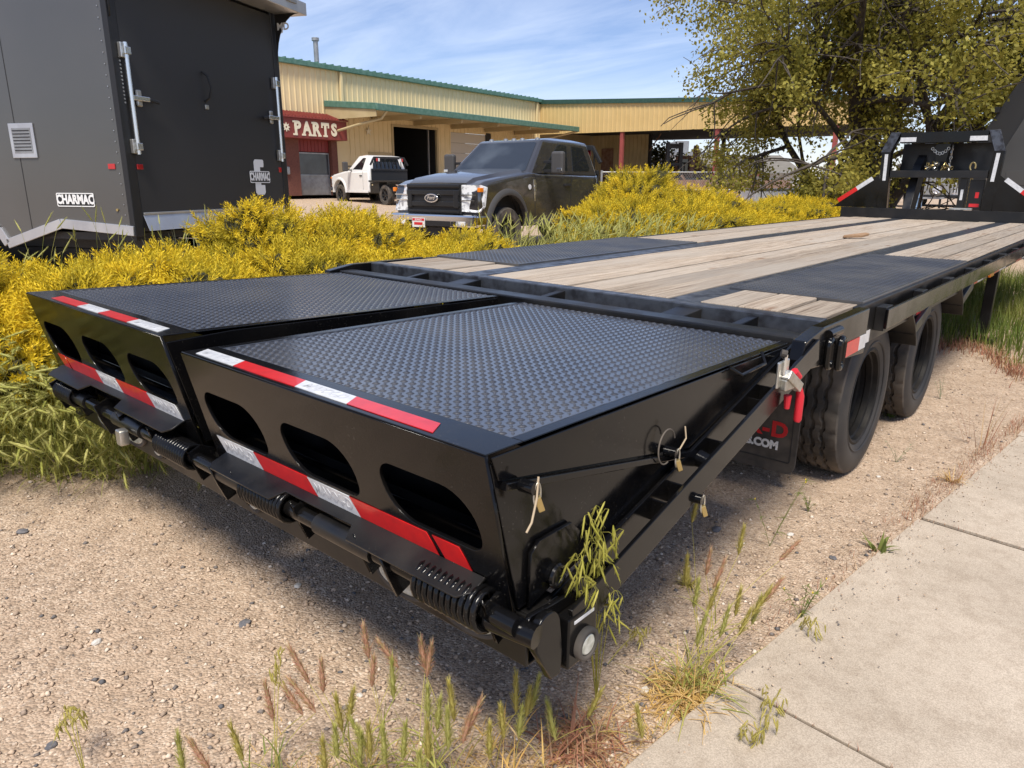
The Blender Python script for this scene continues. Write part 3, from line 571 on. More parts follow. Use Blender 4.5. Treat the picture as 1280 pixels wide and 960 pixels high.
for x0, x1 in ((.67, 1.236), (-1.236, -.575)):
    tp = bx('tread_cover', 'tread_far', tr, x0, x1, TY0, TY1, HD-.012, HD+.007, .002)
    lugs('tread_lug', tp, x0+.01, x1-.01, TY0+.01, TY1-.01, lambda x, y: np.stack([x, y, HD+.0072+0*x], 1), 'tread_far')
# ---- under frame
for s in (1, -1):
    mb = MB(); mb.box(s*.52-.075, s*.52+.075, 1.7, 10.2, .74, .755); mb.box(s*.52-.075, s*.52+.075, 1.7, 10.2, .42, .435); mb.box(s*.52-.006, s*.52+.006, 1.7, 10.2, .436, .739); mb.build('main_beam', 'black_frame', tr)
cm = None
for i in range(13):
    y = 1.95+.62*i
    if cm is None: cm = bx('cross_member', 'black_frame', tr, -1.224, 1.224, -.02, .02, .757, .868); cm.location.y = y
    else: o = cm.copy(); link(o, tr); o.location.y = y
# ---- wheels
def make_tyre():
    n = 144; R = .385; prof = [(.225, -.09), (.25, -.105), (.30, -.117), (.345, -.113), (.372, -.10)]
    tread = [(-.094, R-.004), (-.066, R), (-.061, R-.016), (-.049, R-.016), (-.044, R), (-.020, R+.001), (-.0155, R-.016), (-.0035, R-.016), (.001, R+.001), (.026, R+.001), (.0305, R-.016), (.0425, R-.016), (.047, R), (.070, R), (.094, R-.004)]
    prof += [(r, t) for t, r in tread]+[(.372, .10), (.345, .113), (.30, .117), (.25, .105), (.225, .09)]
    V = []; k = len(prof)
    for i, (r, t) in enumerate(prof):
        for j in range(n):
            zig = .0048*(1 if (j//3) % 2 else -1) if 5 < i < k-6 else 0
            rr = r-(.005 if 5 <= i <= k-6 and (j+2*(i//3)) % 6 == 0 else 0)
            a = 2*PI*j/n; V.append((t+zig, rr*math.cos(a), rr*math.sin(a)))
    Fq = [(i*n+j, (i+1)*n+j, (i+1)*n+(j+1) % n, i*n+(j+1) % n) for i in range(k-1) for j in range(n)]
    return V, Fq
def make_wheel():
    ty = MB(); V, Fq = make_tyre(); ty.add(V, Fq); t = ty.build('tyre', 'rubber', None, smooth=True, angle=.5)
    t.data.materials.append(M['sidewall'])
    for p in t.data.polygons:
        c = p.center; 
        if math.hypot(c.y, c.z) < .366: p.material_index = 1
    rim = MB().lathe([(.232, .085), (.238, .098), (.228, .102), (.216, .096), (.213, .075), (.204, .070), (.203, .045), (.210, .040), (.209, .02), (.195, .012), (.193, -.02), (.198, -.03), (.185, -.05), (.170, -.052), (.165, -.046), (.120, -.050), (.09, -.058), (.09, -.03), (.078, -.01), (.05, .0), (.0, .002)], (0, 0, 0), 'x', 48).build('rim', 'rim_black', t, smooth=True)
    for k in range(8):
        a = 2*PI*k/8; MB().cyl((-.055, .135*math.cos(a), .135*math.sin(a)), (-.028, .135*math.cos(a), .135*math.sin(a)), .013, 6).build('lug_nut', 'zinc' if k % 3 else 'rust', t)
    bead = MB().lathe([(.262, .1105), (.267, .1145), (.272, .1125)], (0, 0, 0), 'x', 64).build('bead_ring', 'sidewall', t, smooth=True)
    return t
t0 = make_wheel(); first = True
for s in (1, -1):
    for (xc, yw) in ((1.066, 2.637), (1.066, 3.80), (.79, 2.637), (.79, 3.80)):
        if s < 0 and xc < 1: continue
        t = t0 if first else copy_tree(t0); first = False
        t.parent = tr; t.name = 'wheel' if t is t0 else t.name; t.location = (s*xc, yw, .385+.0135 if s > 0 else .385+.013); t.rotation_euler = (rng.uniform(0, 6), 0, 0 if s > 0 else PI)
for yw in (2.637, 3.80): MB().cyl((-1.0, yw, .40), (1.0, yw, .40), .06, 16).build('axle', 'black_frame', tr, smooth=True)
# fender flaps in front of and above the tyres
for yc in (2.637, 3.80):
    for a0, a1, xw in ((28, 62, .10),):
        mb = MB(); vs = []; n_ = 9
        for k in range(n_+1):
            a = math.radians(a0+(a1-a0)*k/n_); 
            for rr, xx in ((.425, 1.15), (.425, 1.275), (.433, 1.275), (.433, 1.15)): vs.append((xx, yc+rr*math.cos(a), .40+rr*math.sin(a)))
        mb.add(vs, [(4*k+j, 4*k+(j+1) % 4, 4*k+4+(j+1) % 4, 4*k+4+j) for k in range(n_) for j in range(4)]+[(0, 1, 2, 3), (4*n_+3, 4*n_+2, 4*n_+1, 4*n_)]).build('fender', 'black_frame', tr, .002, smooth=True)
    MB().poly([(1.12, yc+.33, .66), (1.27, yc+.33, .66), (1.27, yc+.62, .735), (1.12, yc+.62, .735)], (0, 0, .06)).build('fender_step', 'black_frame', tr, .004)
# mud flap with lettering
flap = plate('mud_flap', [rrect(.62, 1.04, .10, .70, (.02, .05, .01, .01))], .009, frame((0, 2.16, 0), (1, 0, 0), (0, 0, 1)), 'rubber', tr, .002)
plate('flap_border', [rrect(.645, 1.015, .155, .68, .01), rrect(.649, 1.011, .159, .676, .01)], .003, frame((0, 2.1545, 0), (1, 0, 0), (0, 0, 1)), 'sidewall', flap)
text('flap_lettering', 'MAXX-D', .098, frame((.775, 2.1535, .30), (1, 0, 0), (0, 0, 1)), 'text_red', flap, .002, .004, xs=1.05, space=1.12)
text('flap_lettering', 'TRAILERS.COM', .052, frame((.79, 2.1535, .225), (1, 0, 0), (0, 0, 1)), 'text_white', flap, .002, .003, xs=.95)
# side: chain link, marker, tapes
MB().tube([(1.30, 1.56+.022*math.cos(q), .82+(.026 if math.sin(q) > 0 else -.026)+.022*math.sin(q)) for q in np.linspace(0, 2*PI, 25)], .011, 8).build('chain_link', 'black_paint', tr, smooth=True)
MB().tube([(1.30+.02, 1.612+.022*math.cos(q), .815+(.03 if math.sin(q) > 0 else -.03)+.022*math.sin(q)) for q in np.linspace(0, 2*PI, 25)], .012, 8).build('chain_link', 'black_paint', tr, smooth=True)
MB().cyl((1.29, 1.55, .885), (1.29, 1.67, .885), .017, 12).build('chain_anchor', 'black_paint', tr, smooth=True)
mk = MB().cyl((1.29, 1.69, .815), (1.303, 1.69, .815), .024, 20).build('marker_lens', 'lens_clear', tr, smooth=True)
MB().lathe([(.025, 0), (.025, .016), (.036, .016), (.038, 0)], (1.29, 1.69, .815), 'x', 24).build('marker_gasket', 'rubber', mk, smooth=True)
def side_tape(y0, ym, y1, z0=.752, z1=.80, x=1.2512, xm=None):
    plate('tape', [[(y0, z0), (ym, z0), (ym, z1), (y0, z1)]], .0016, frame((x, 0, 0), (0, 1, 0), (0, 0, 1)), 'tape_red', tr)
    plate('tape', [[(ym, z0), (y1, z0), (y1, z1), (ym, z1)]], .0016, frame((x, 0, 0), (0, 1, 0), (0, 0, 1)), 'tape_white', tr)
side_tape(1.76, 1.93, 2.015, .765, .82, 1.2915); side_tape(2.024, 2.10, 2.22, .748, .80)
for a_, b_, c_ in ((3.02, 3.17, 3.33), (4.45, 4.66, 4.86), (5.20, 5.55, 5.85), (6.4, 6.75, 7.05), (7.3, 7.65, 7.95), (8.4, 8.75, 9.0)): side_tape(a_, b_, c_)
bx('amber_marker', 'lens_amber', tr, 1.251, 1.268, 5.06, 5.20, .748, .80, .004)
# landing leg
bx('landing_leg', 'black_frame', tr, 1.05, 1.13, 6.55, 6.63, .10, .745, .004); bx('landing_foot', 'black_frame', tr, .98, 1.2, 6.48, 6.70, .02, .05, .004)
# toggle latch with red grips at the dovetail's front
lt = bx('latch', 'zinc', tr, 1.303, 1.312, 1.07, 1.15, .80, .88, .004)
MB().tube([(1.316, 1.100, 0.900), (1.316, 1.100, 0.843), (1.320, 1.112, 0.822)], .006, 8).build('latch_rod', 'steel_bright', lt, smooth=True)
MB().tube([(1.304, 1.092, 0.905), (1.318, 1.100, 0.902)], .011, 10).build('latch_tip', 'rubber', lt, smooth=True)
MB().bar((1.324, 1.100, 0.843), (1.336, 1.180, 0.788), .026, .03).build('latch_arm', 'zinc', lt, .004)
MB().bar((1.320, 1.092, 0.809), (1.328, 1.156, 0.809), .02, .035).build('latch_arm', 'zinc', lt, .004)
MB().tube([(1.336, 1.180, 0.796), (1.340, 1.192, 0.758), (1.342, 1.188, 0.686), (1.342, 1.186, 0.677)], [.009, .0125, .0125, .008], 12).build('latch_grip', 'red_grip', lt, smooth=True)
MB().tube([(1.318, 1.148, 0.766), (1.318, 1.152, 0.724)], [.012, .008], 10).build('latch_grip', 'red_grip', lt, smooth=True)
MB().tube([(1.318, 1.180, 0.835), (1.324, 1.204, 0.813)], .012, 10).build('latch_grip', 'red_grip', lt, smooth=True)
MB().tube([(1.235, .90, .885), (1.26, .93, .862), (1.265, 1.08, .868), (1.24, 1.11, .893)], .005, 8).build('lift_handle', 'black_paint', tr, smooth=True)
# lynch pins with cords
def pin(x, y, z, s=1.):
    p = MB().tube([(x, y, z), (x+.032*s, y+.003, z)], .013, 12).build('lock_pin', 'black_paint', tr, smooth=True)
    MB().tube([(x+.03, y+.01*math.cos(q)+.012, z-.015+.024*math.sin(q)) for q in np.linspace(0, 2*PI, 20)], .0022, 6).build('pin_ring', 'zinc', p, smooth=True)
    bxo = MB().bar((x+.03, y+.012, z-.02), (x+.036, y+.02, z-.05), .010, .013).build('pin_clip', 'brass', p, .002)
    return p
p1 = pin(1.24, -.005, .83); MB().tube([(1.27, .01, .85), (1.275, .0, .81), (1.28, -.02, .77), (1.28, -.035, .755)], .0022, 6).build('pin_cord', 'cord_tan', p1, smooth=True)
p2 = pin(1.235, .56, .735); MB().tube([(1.25, .54+.04*math.cos(q), .755+.045*math.sin(q)) for q in np.linspace(.3, 5.0, 20)], .002, 6).build('pin_cord', 'rubber', p2, smooth=True)
MB().tube([(1.27, .57, .745), (1.275, .59, .77), (1.27, .59, .80)], .002, 6).build('pin_cord', 'cord_tan', p2, smooth=True)
p3 = pin(1.285, .62, .605)
# ---- gooseneck at the deck front
GX = -.14; GY = 9.82
nb = MB(); nb.box(-1.25, 1.25, GY, GY+.02, HD-.02, HD+.13); nb.build('front_wall', 'black_frame', tr, .003)
for s in (1, -1):
    # upright with chamfered head
    plate('neck_upright', [[(s*.53, HD), (s*.66, HD), (s*.69, 1.76), (s*.60, 2.0), (s*.49, 2.0), (s*.58, 1.745)][::s]], .12, frame((GX, GY+.085, 0), (1, 0, 0), (0, 0, 1)), 'black_paint', tr, .004)
    plate('neck_cap', [[(s*.585, 1.76), (s*.70, 1.76), (s*.605, 2.005), (s*.49, 2.005)][::s]], .01, frame((GX, GY+.018, 0), (1, 0, 0), (0, 0, 1)), 'worn_edge', tr, .001)
    plate('wing_gusset', [[(s*.665, HD+.131), (s*1.05, HD+.131), (s*1.22, HD+.131), (s*.672, 1.49)][::s]], .012, frame((GX, GY+.03, 0), (1, 0, 0), (0, 0, 1)), 'black_paint', tr, .002)
    plate('tape', [[(s*.595, 1.40), (s*.635, 1.40), (s*.648, 1.735), (s*.608, 1.735)][::s]], .002, frame((GX, GY+.0225, 0), (1, 0, 0), (0, 0, 1)), 'tape_white', tr)
    plate('tape', [[(s*.30, 1.885), (s*.49, 1.885), (s*.485, 1.94), (s*.30, 1.94)][::s]], .002, frame((GX, GY+.0225, 0), (1, 0, 0), (0, 0, 1)), 'tape_white', tr)
    d0 = np.array([s*.70, 1.435]); d1 = np.array([s*1.16, 1.10]); u = (d1-d0)/np.linalg.norm(d1-d0); nn = np.array([u[1], -u[0]])*(-s)*-1
    for ta, tb, m in ((.05, .28, 'tape_white'), (.28, .56, 'tape_red')):
        q = [d0+u*ta, d0+u*tb, d0+u*tb+nn*.055*-1, d0+u*ta+nn*.055*-1]
        pa = [(float(v[0]), float(v[1])) for v in q]
        ar = sum(pa[i][0]*pa[(i+1) % 4][1]-pa[(i+1) % 4][0]*pa[i][1] for i in range(4))
        plate('tape', [pa if ar > 0 else pa[::-1]], .003, frame((GX, GY+.0225, 0), (1, 0, 0), (0, 0, 1)), m, tr)
    # neck beam going forward
    MB().poly([(GX+s*.30-.05, GY+.02, 1.0), (GX+s*.30-.05, GY+.3, 1.6), (GX+s*.30-.05, GY+.75, 1.9), (GX+s*.30-.05, GY+2.4, 1.9), (GX+s*.30-.05, GY+2.4, 1.68), (GX+s*.30-.05, GY+.9, 1.66), (GX+s*.30-.05, GY+.5, 1.4), (GX+s*.30-.05, GY+.3, 1.0)], (.10, 0, 0)).build('neck_beam', 'black_frame', tr, .004) if s < 0 else None
bx('neck_top', 'black_paint', tr, GX-.49, GX+.49, GY+.025, GY+.145, 1.87, 2.0, .004)
bx('neck_crossbar', 'black_frame', tr, GX-.555, GX+.555, GY+.03, GY+.14, 1.44, 1.53, .004)
bx('tool_box_back', 'black_frame', tr, GX-.55, GX+.55, GY+.50, GY+.52, 1.53, 1.88)
bx('tool_box_top', 'black_frame', tr, GX-.55, GX+.55, GY+.146, GY+.499, 1.965, 1.98)  # cover added so the inside of the box stays dark
bx('tool_box_floor', 'black_frame', tr, GX-.55, GX+.55, GY+.141, GY+.499, 1.50, 1.515)
plate('coupler_plate', [[(-.12, 1.83), (-.09, 1.64), (.03, 1.64), (.06, 1.86), (-.10, 1.86)]], .012, frame((GX+.02, GY+.17, 0), (1, 0, 0), (0, 0, 1)), 'black_paint', tr, .002)
for k in range(9): MB().tube([(GX+.10+.012*math.cos(q)*(1 if k % 2 else .3), GY+.165+.012*math.sin(q)*(.3 if k % 2 else 1), 1.82-.045*k+.026*math.sin(q+k)) for q in np.linspace(0, 2*PI, 9)], .0055, 5).build('safety_chain_link', 'zinc', tr)
for k in range(7): q = k/6; MB().tube([(GX-.12+.18*q+.015*math.cos(a), GY+.155, 1.80-.06*math.sin(PI*q)+.018*math.sin(a)) for a in np.linspace(0, 2*PI, 9)], .0055, 5).build('safety_chain_link', 'zinc', tr)
bx('chain_tray', 'black_frame', tr, GX-.25, GX+.22, GY+.145, GY+.30, 1.515, 1.53)
for k in range(34):
    c = np.array([GX+rng.uniform(-.16, .13), GY+.15+rng.uniform(0, .08), 1.53+rng.uniform(.01, .10)]); u = rng.normal(size=3); u /= np.linalg.norm(u); v = np.cross(u, rng.normal(size=3)); v /= np.linalg.norm(v)
    MB().tube([c+.03*math.cos(a)*u+.018*math.sin(a)*v for a in np.linspace(0, 2*PI, 9)], .0065, 5).build('coiled_chain_link', 'brass' if k % 3 else 'zinc', tr)
for x, z, sgn in ((.36, 1.58, 1),): MB().tube([(GX+x+.03*math.cos(q), GY+.16, z+.05*math.sin(q)) for q in np.linspace(-.5, 4.2, 14)], .010, 8).build('chain_hook', 'brass', tr, smooth=True)
for k in range(8): MB().tube([(GX+.37+.012*math.cos(q), GY+.17, 1.42-.045*k+.026*math.sin(q)) for q in np.linspace(0, 2*PI, 9)], .006, 5).build('safety_chain_link', 'brass', tr)
jk = bx('jack', 'black_frame', tr, GX+.26, GX+.34, GY+.10, GY+.18, .95, 1.46, .004); bx('jack_label', 'tape_white', jk, GX+.285, GX+.315, GY+.098, GY+.0995, 1.17, 1.30)
bx('jack_box', 'black_frame', tr, GX+.37, GX+.53, GY+.10, GY+.2, 1.06, 1.42, .004)
bx('jack_decal', 'text_red', jk, GX+.40, GX+.51, GY+.0975, GY+.0995, 1.09, 1.13); bx('jack_decal', 'text_red', jk, GX+.45, GX+.49, GY+.0975, GY+.0995, 1.20, 1.27)
bx('jack_base', 'zinc', tr, GX+.20, GX+.45, GY+.03, GY+.10, 1.05, 1.075, .003)
# splintered board end on the deck
wp = MB(); wp.poly([(-.32, -.05, 0), (.1, -.035, 0), (.26, .0, .02), (.20, .05, .03), (-.05, .06, .01), (-.25, .03, 0)], (.02, 0, .03)); so_ = wp.build('wood_splinter', 'scrap_wood', None, .006)
P = on(1070, 297, (0, 0, 1), .92); so_.location = (P[0], P[1], .921); so_.scale = (.42, .6, .7); so_.rotation_euler = (0, 0, .75); tag(so_, 'splintered piece of orange brown wood lying on the plank deck', 'wood')

# ================================================================== ENCLOSED TRAILER (left)
ch = empty('enclosed_trailer', (-4.715, 1.768, gzf(-4.7)), (0, 0, math.atan2(.909, -.416)))
tag(ch, 'tall charcoal grey enclosed cargo trailer with steel door bars and aluminium skirt', 'trailer')
Z0 = gzf(-4.7); z_ = lambda a: a-Z0
side_loop = [(0, z_(.93)), (0, z_(3.20)), (7.2, z_(3.20)), (7.2, z_(.95)), (3.0, z_(.95)), (2.75, z_(1.08)), (1.95, z_(1.08)), (1.56, z_(.92)), (1.48, z_(.79)), (.80, z_(.985))]
plate('side_wall', [side_loop[::-1]], .05, frame((.026, 0, 0), (0, 1, 0), (0, 0, 1)), 'charcoal_skin', ch)
bx('far_wall', 'charcoal_skin', ch, 2.37, 2.42, 0, 7.2, z_(.93), z_(3.2)); bx('roof', 'aluminium', ch, 0, 2.42, 0, 7.2, z_(3.201), z_(3.23)); bx('floor', 'trim_black', ch, .06, 2.36, .05, 7.2, z_(.86), z_(.925))
bx('front_wall', 'charcoal_skin', ch, .06, 2.36, 7.15, 7.2, z_(.93), z_(3.2))
for i, y in enumerate((1.16, 2.38, 3.6, 4.8)): bx('panel_seam', 'trim_black', ch, -.0015, .0, y, y+.006, z_(1.1 if 1.9 < y < 3 else .93), z_(3.2))
bx('corner_trim', 'trim_black', ch, -.004, .10, -.012, .045, z_(.90), z_(3.2), .006); bx('corner_trim', 'trim_black', ch, 2.33, 2.43, -.012, .045, z_(.90), z_(3.2), .006)
for i in range(26): MB().cyl((-.003, .075, z_(1.0+i*.088)), (-.008, .075, z_(1.0+i*.088)), .004, 6).build('rivet', 'aluminium', ch)
dr = bx('rear_door', 'charcoal_rear', ch, .105, 2.325, -.006, .05, z_(.94), z_(3.14))
MB().poly([(.115, -.008, z_(1.085)), (2.31, -.008, z_(1.085)), (2.31, -.06, z_(.945)), (.115, -.06, z_(.945))], (0, .006, 0)).build('ramp_flap', 'aluminium', dr, .002)
bx('flap_hinge', 'aluminium', dr, .115, 2.31, -.02, -.0065, z_(1.086), z_(1.105), .003)
# skirt trim
sk = [(0, .925), (.80, .978), (1.475, .78), (1.56, .91), (1.95, 1.07)]
for a, b in zip(sk[:-1], sk[1:]): MB().bar((-.008, a[0], z_(a[1])+.025), (-.008, b[0], z_(b[1])+.025), .022, .085).build('skirt_trim', 'aluminium', ch, .003)
# vent
vt = bx('vent', 'aluminium', ch, -.012, -.0, .95, 1.23, z_(1.575), z_(1.87), .003); bx('vent_panel', 'galv', vt, -.0155, -.0125, .985, 1.195, z_(1.615), z_(1.83), .002)
for i in range(7): MB().bar((-.0165, .995, z_(1.64+i*.028)), (-.0165, 1.185, z_(1.64+i*.028)), .006, .008).build('vent_louvre', 'trim_black', vt)
def logo(cx, cz, w, h, fr, par):
    t = h*.07
    plate('logo_frame', [rrect(cx-w/2, cx+w/2, cz-h/2, cz+h/2, h*.12), rrect(cx-w/2+t, cx+w/2-t, cz-h/2+t, cz+h/2-t, h*.09)], .003, fr, 'text_white', par)
    plate('logo_back', [rrect(cx-w/2+t*1.01, cx+w/2-t*1.01, cz-h/2+t*1.01, cz+h/2-t*1.01, h*.08)], .0024, fr, 'trim_black', par)
    text('logo_lettering', 'CHARMAC', h*.9, fr @ Matrix.Translation((cx, cz, .002)), 'text_white', par, .003, h*.04, xs=w/(h*.92)/4.75)
fs = frame((-.004, 0, 0), (0, -1, 0), (0, 0, 1)); logo(-.605, z_(1.213), .42, .12, fs, ch)
for y in (.11, .0): pass
bx('reflector', 'lens_red', ch, -.008, -.0, .115, .19, z_(1.475), z_(1.52), .003); bx('reflector', 'lens_red', dr, .11, .18, -.014, -.007, z_(1.475), z_(1.52), .003); bx('reflector', 'lens_red', ch, 2.26, 2.31, -.014, -.0065, z_(1.48), z_(1.535), .003)
MB().cyl((-.002, .155, z_(1.13)), (-.01, .155, z_(1.13)), .012, 10).build('side_screw', 'brass', ch)
fr = frame((0, -.009, 0), (1, 0, 0), (0, 0, 1))
plate('c_emblem', [[(1.97, z_(1.60)), (1.97, z_(1.555)), (1.965, z_(1.53)), (1.90, z_(1.53)), (1.90, z_(1.34)), (1.97, z_(1.34)), (1.97, z_(1.26)), (1.945, z_(1.235)), (1.82, z_(1.235)), (1.795, z_(1.26)), (1.795, z_(1.585)), (1.82, z_(1.61)), (1.955, z_(1.61))]], .003, fr, 'text_white', dr)
logo(1.885, z_(1.425), .36, .125, frame((0, -.013, 0), (1, 0, 0), (0, 0, 1)), dr)
def door_bar(x, latch):
    b = MB().tube([(x, -.045, z_(1.60)), (x, -.045, z_(2.50))], .019, 12).build('lock_bar', 'steel_bright', dr, smooth=True)
    for zc in (1.665, 2.435): bx('bar_keeper', 'zinc', b, x-.055, x+.03, -.05, -.013, z_(zc-.06), z_(zc+.06), .006); bx('bar_guide', 'steel_bright', b, x-.03, x+.035, -.07, -.051, z_(zc-.03), z_(zc+.03), .004)
    s = 1 if latch > x else -1
    bx('latch_plate', 'zinc', b, min(x+s*.08, x+s*.14), max(x+s*.08, x+s*.14), -.03, -.0075, z_(2.0), z_(2.14), .012); MB().bar((x, -.05, z_(2.065)), (x+s*.20, -.05, z_(2.065)), .02, .04, (0, 0, 1)).build('latch_lever', 'steel_bright', b, .005)
    MB().bar((x+s*.20, -.05, z_(2.065)), (x+s*.31, -.055, z_(2.05)), .022, .028).build('latch_grip', 'trim_black', b, .006)
door_bar(.115, 1); door_bar(2.29, 0)
sl_ = MB()
for i in range(14): sl_.cyl((.07, -.012, z_(2.02+i*.03)), (.07, -.016, z_(2.02+i*.03)), .008, 8)
sl_.build('corner_slots', 'galv', ch)
MB().tube([(1.10, -.007, z_(2.40)), (1.11, -.06, z_(2.36)), (1.14, -.07, z_(2.25)), (1.12, -.05, z_(2.16)), (1.11, -.007, z_(2.13))], .011, 8).build('door_handle', 'trim_black', dr, smooth=True)
bx('handle_hasp', 'zinc', dr, 1.09, 1.14, -.02, -.0065, z_(2.06), z_(2.10), .003)
# rear roof lip with lamp and gussets
lp_ = bx('roof_lip', 'aluminium', ch, -.02, 2.56, -.33, -.02, z_(3.16), z_(3.29), .006); bx('lip_lamp', 'galv', lp_, 2.15, 2.35, -.345, -.331, z_(3.235), z_(3.275), .005); bx('lip_lamp', 'galv', lp_, .9, 1.1, -.345, -.331, z_(3.235), z_(3.275), .005)
for xg in (.02, 2.40):
    gpts = [(-.32, z_(3.159))]+[(-.32+.30*math.sin(q*PI/2), z_(3.159)-.30*(1-math.cos(q*PI/2))*1.6) for q in np.linspace(.1, 1, 8)]+[(-.02, z_(3.159))]
    gs = plate('lip_gusset', [gpts], .012, frame((xg, 0, 0), (0, 1, 0), (0, 0, 1)), 'trim_black', ch)
text('lip_lettering', 'MD', .10, frame((2.393-.0, -.12, z_(3.03)), (0, -1, 0), (0, 0, 1)), 'text_white', ch, .002, .004)
text('lip_lettering', 'MD', .09, frame((2.475, -.02, z_(3.02)), (1, 0, 0), (0, 0, 1)), 'text_white', ch, .002, .004)
def simple_wheel(r, wd, rimr, mrim='plastic_black'):
    t = MB().lathe([(rimr, -wd*.42), (rimr+.03, -wd*.5), (r*.93, -wd*.5), (r, -wd*.36), (r, -wd*.12), (r-.012, -wd*.10), (r-.012, -wd*.05), (r, -wd*.03), (r, wd*.03), (r-.012, wd*.05), (r-.012, wd*.10), (r, wd*.12), (r, wd*.36), (r*.93, wd*.5), (rimr+.03, wd*.5), (rimr, wd*.42)], (0, 0, 0), 'x', 40).build('wheel', 'rubber', None, smooth=True, angle=.5)
    MB().lathe([(rimr+.006, wd*.43), (rimr-.01, wd*.44), (rimr-.02, wd*.2), (rimr*.85, wd*.16), (rimr*.4, wd*.26), (rimr*.25, wd*.34), (0, wd*.35)], (0, 0, 0), 'x', 32).build('rim', mrim, t, smooth=True)
    sp = MB()
    for k in range(6): a = 2*PI*k/6; sp.bar((wd*.3, rimr*.2*math.cos(a), rimr*.2*math.sin(a)), (wd*.36, rimr*.95*math.cos(a), rimr*.95*math.sin(a)), .05, .04, (1, 0, 0))
    sp.build('spokes', mrim, t, .006); return t
for y in (2.05, 2.75):
    w_ = simple_wheel(.36, .22, .20, 'galv'); w_.parent = ch; w_.location = (.10, y, .36); w_.rotation_euler = (0, 0, PI)
for y in (2.05, 2.75):
    w_ = simple_wheel(.36, .22, .20, 'galv'); w_.parent = ch; w_.location = (2.28, y, .36)
MB().cyl((.1, 2.05, .36), (2.3, 2.05, .36), .04, 10).build('axle', 'trim_black', ch); MB().cyl((.1, 2.75, .36), (2.3, 2.75, .36), .04, 10).build('axle', 'trim_black', ch)
for x in (.5, 1.9): bx('chassis_beam', 'trim_black', ch, x-.03, x+.03, 0, 7.1, z_(.74), z_(.858))
bx('dark_underfill', 'trim_black', ch, .55, 1.85, .25, 6.8, z_(.28), z_(.74), .02)  # black box added to cover bright ground and darken the underside
bx('jack_stand', 'trim_black', ch, 1.1, 1.2, 6.9, 7.0, 0, z_(.858))

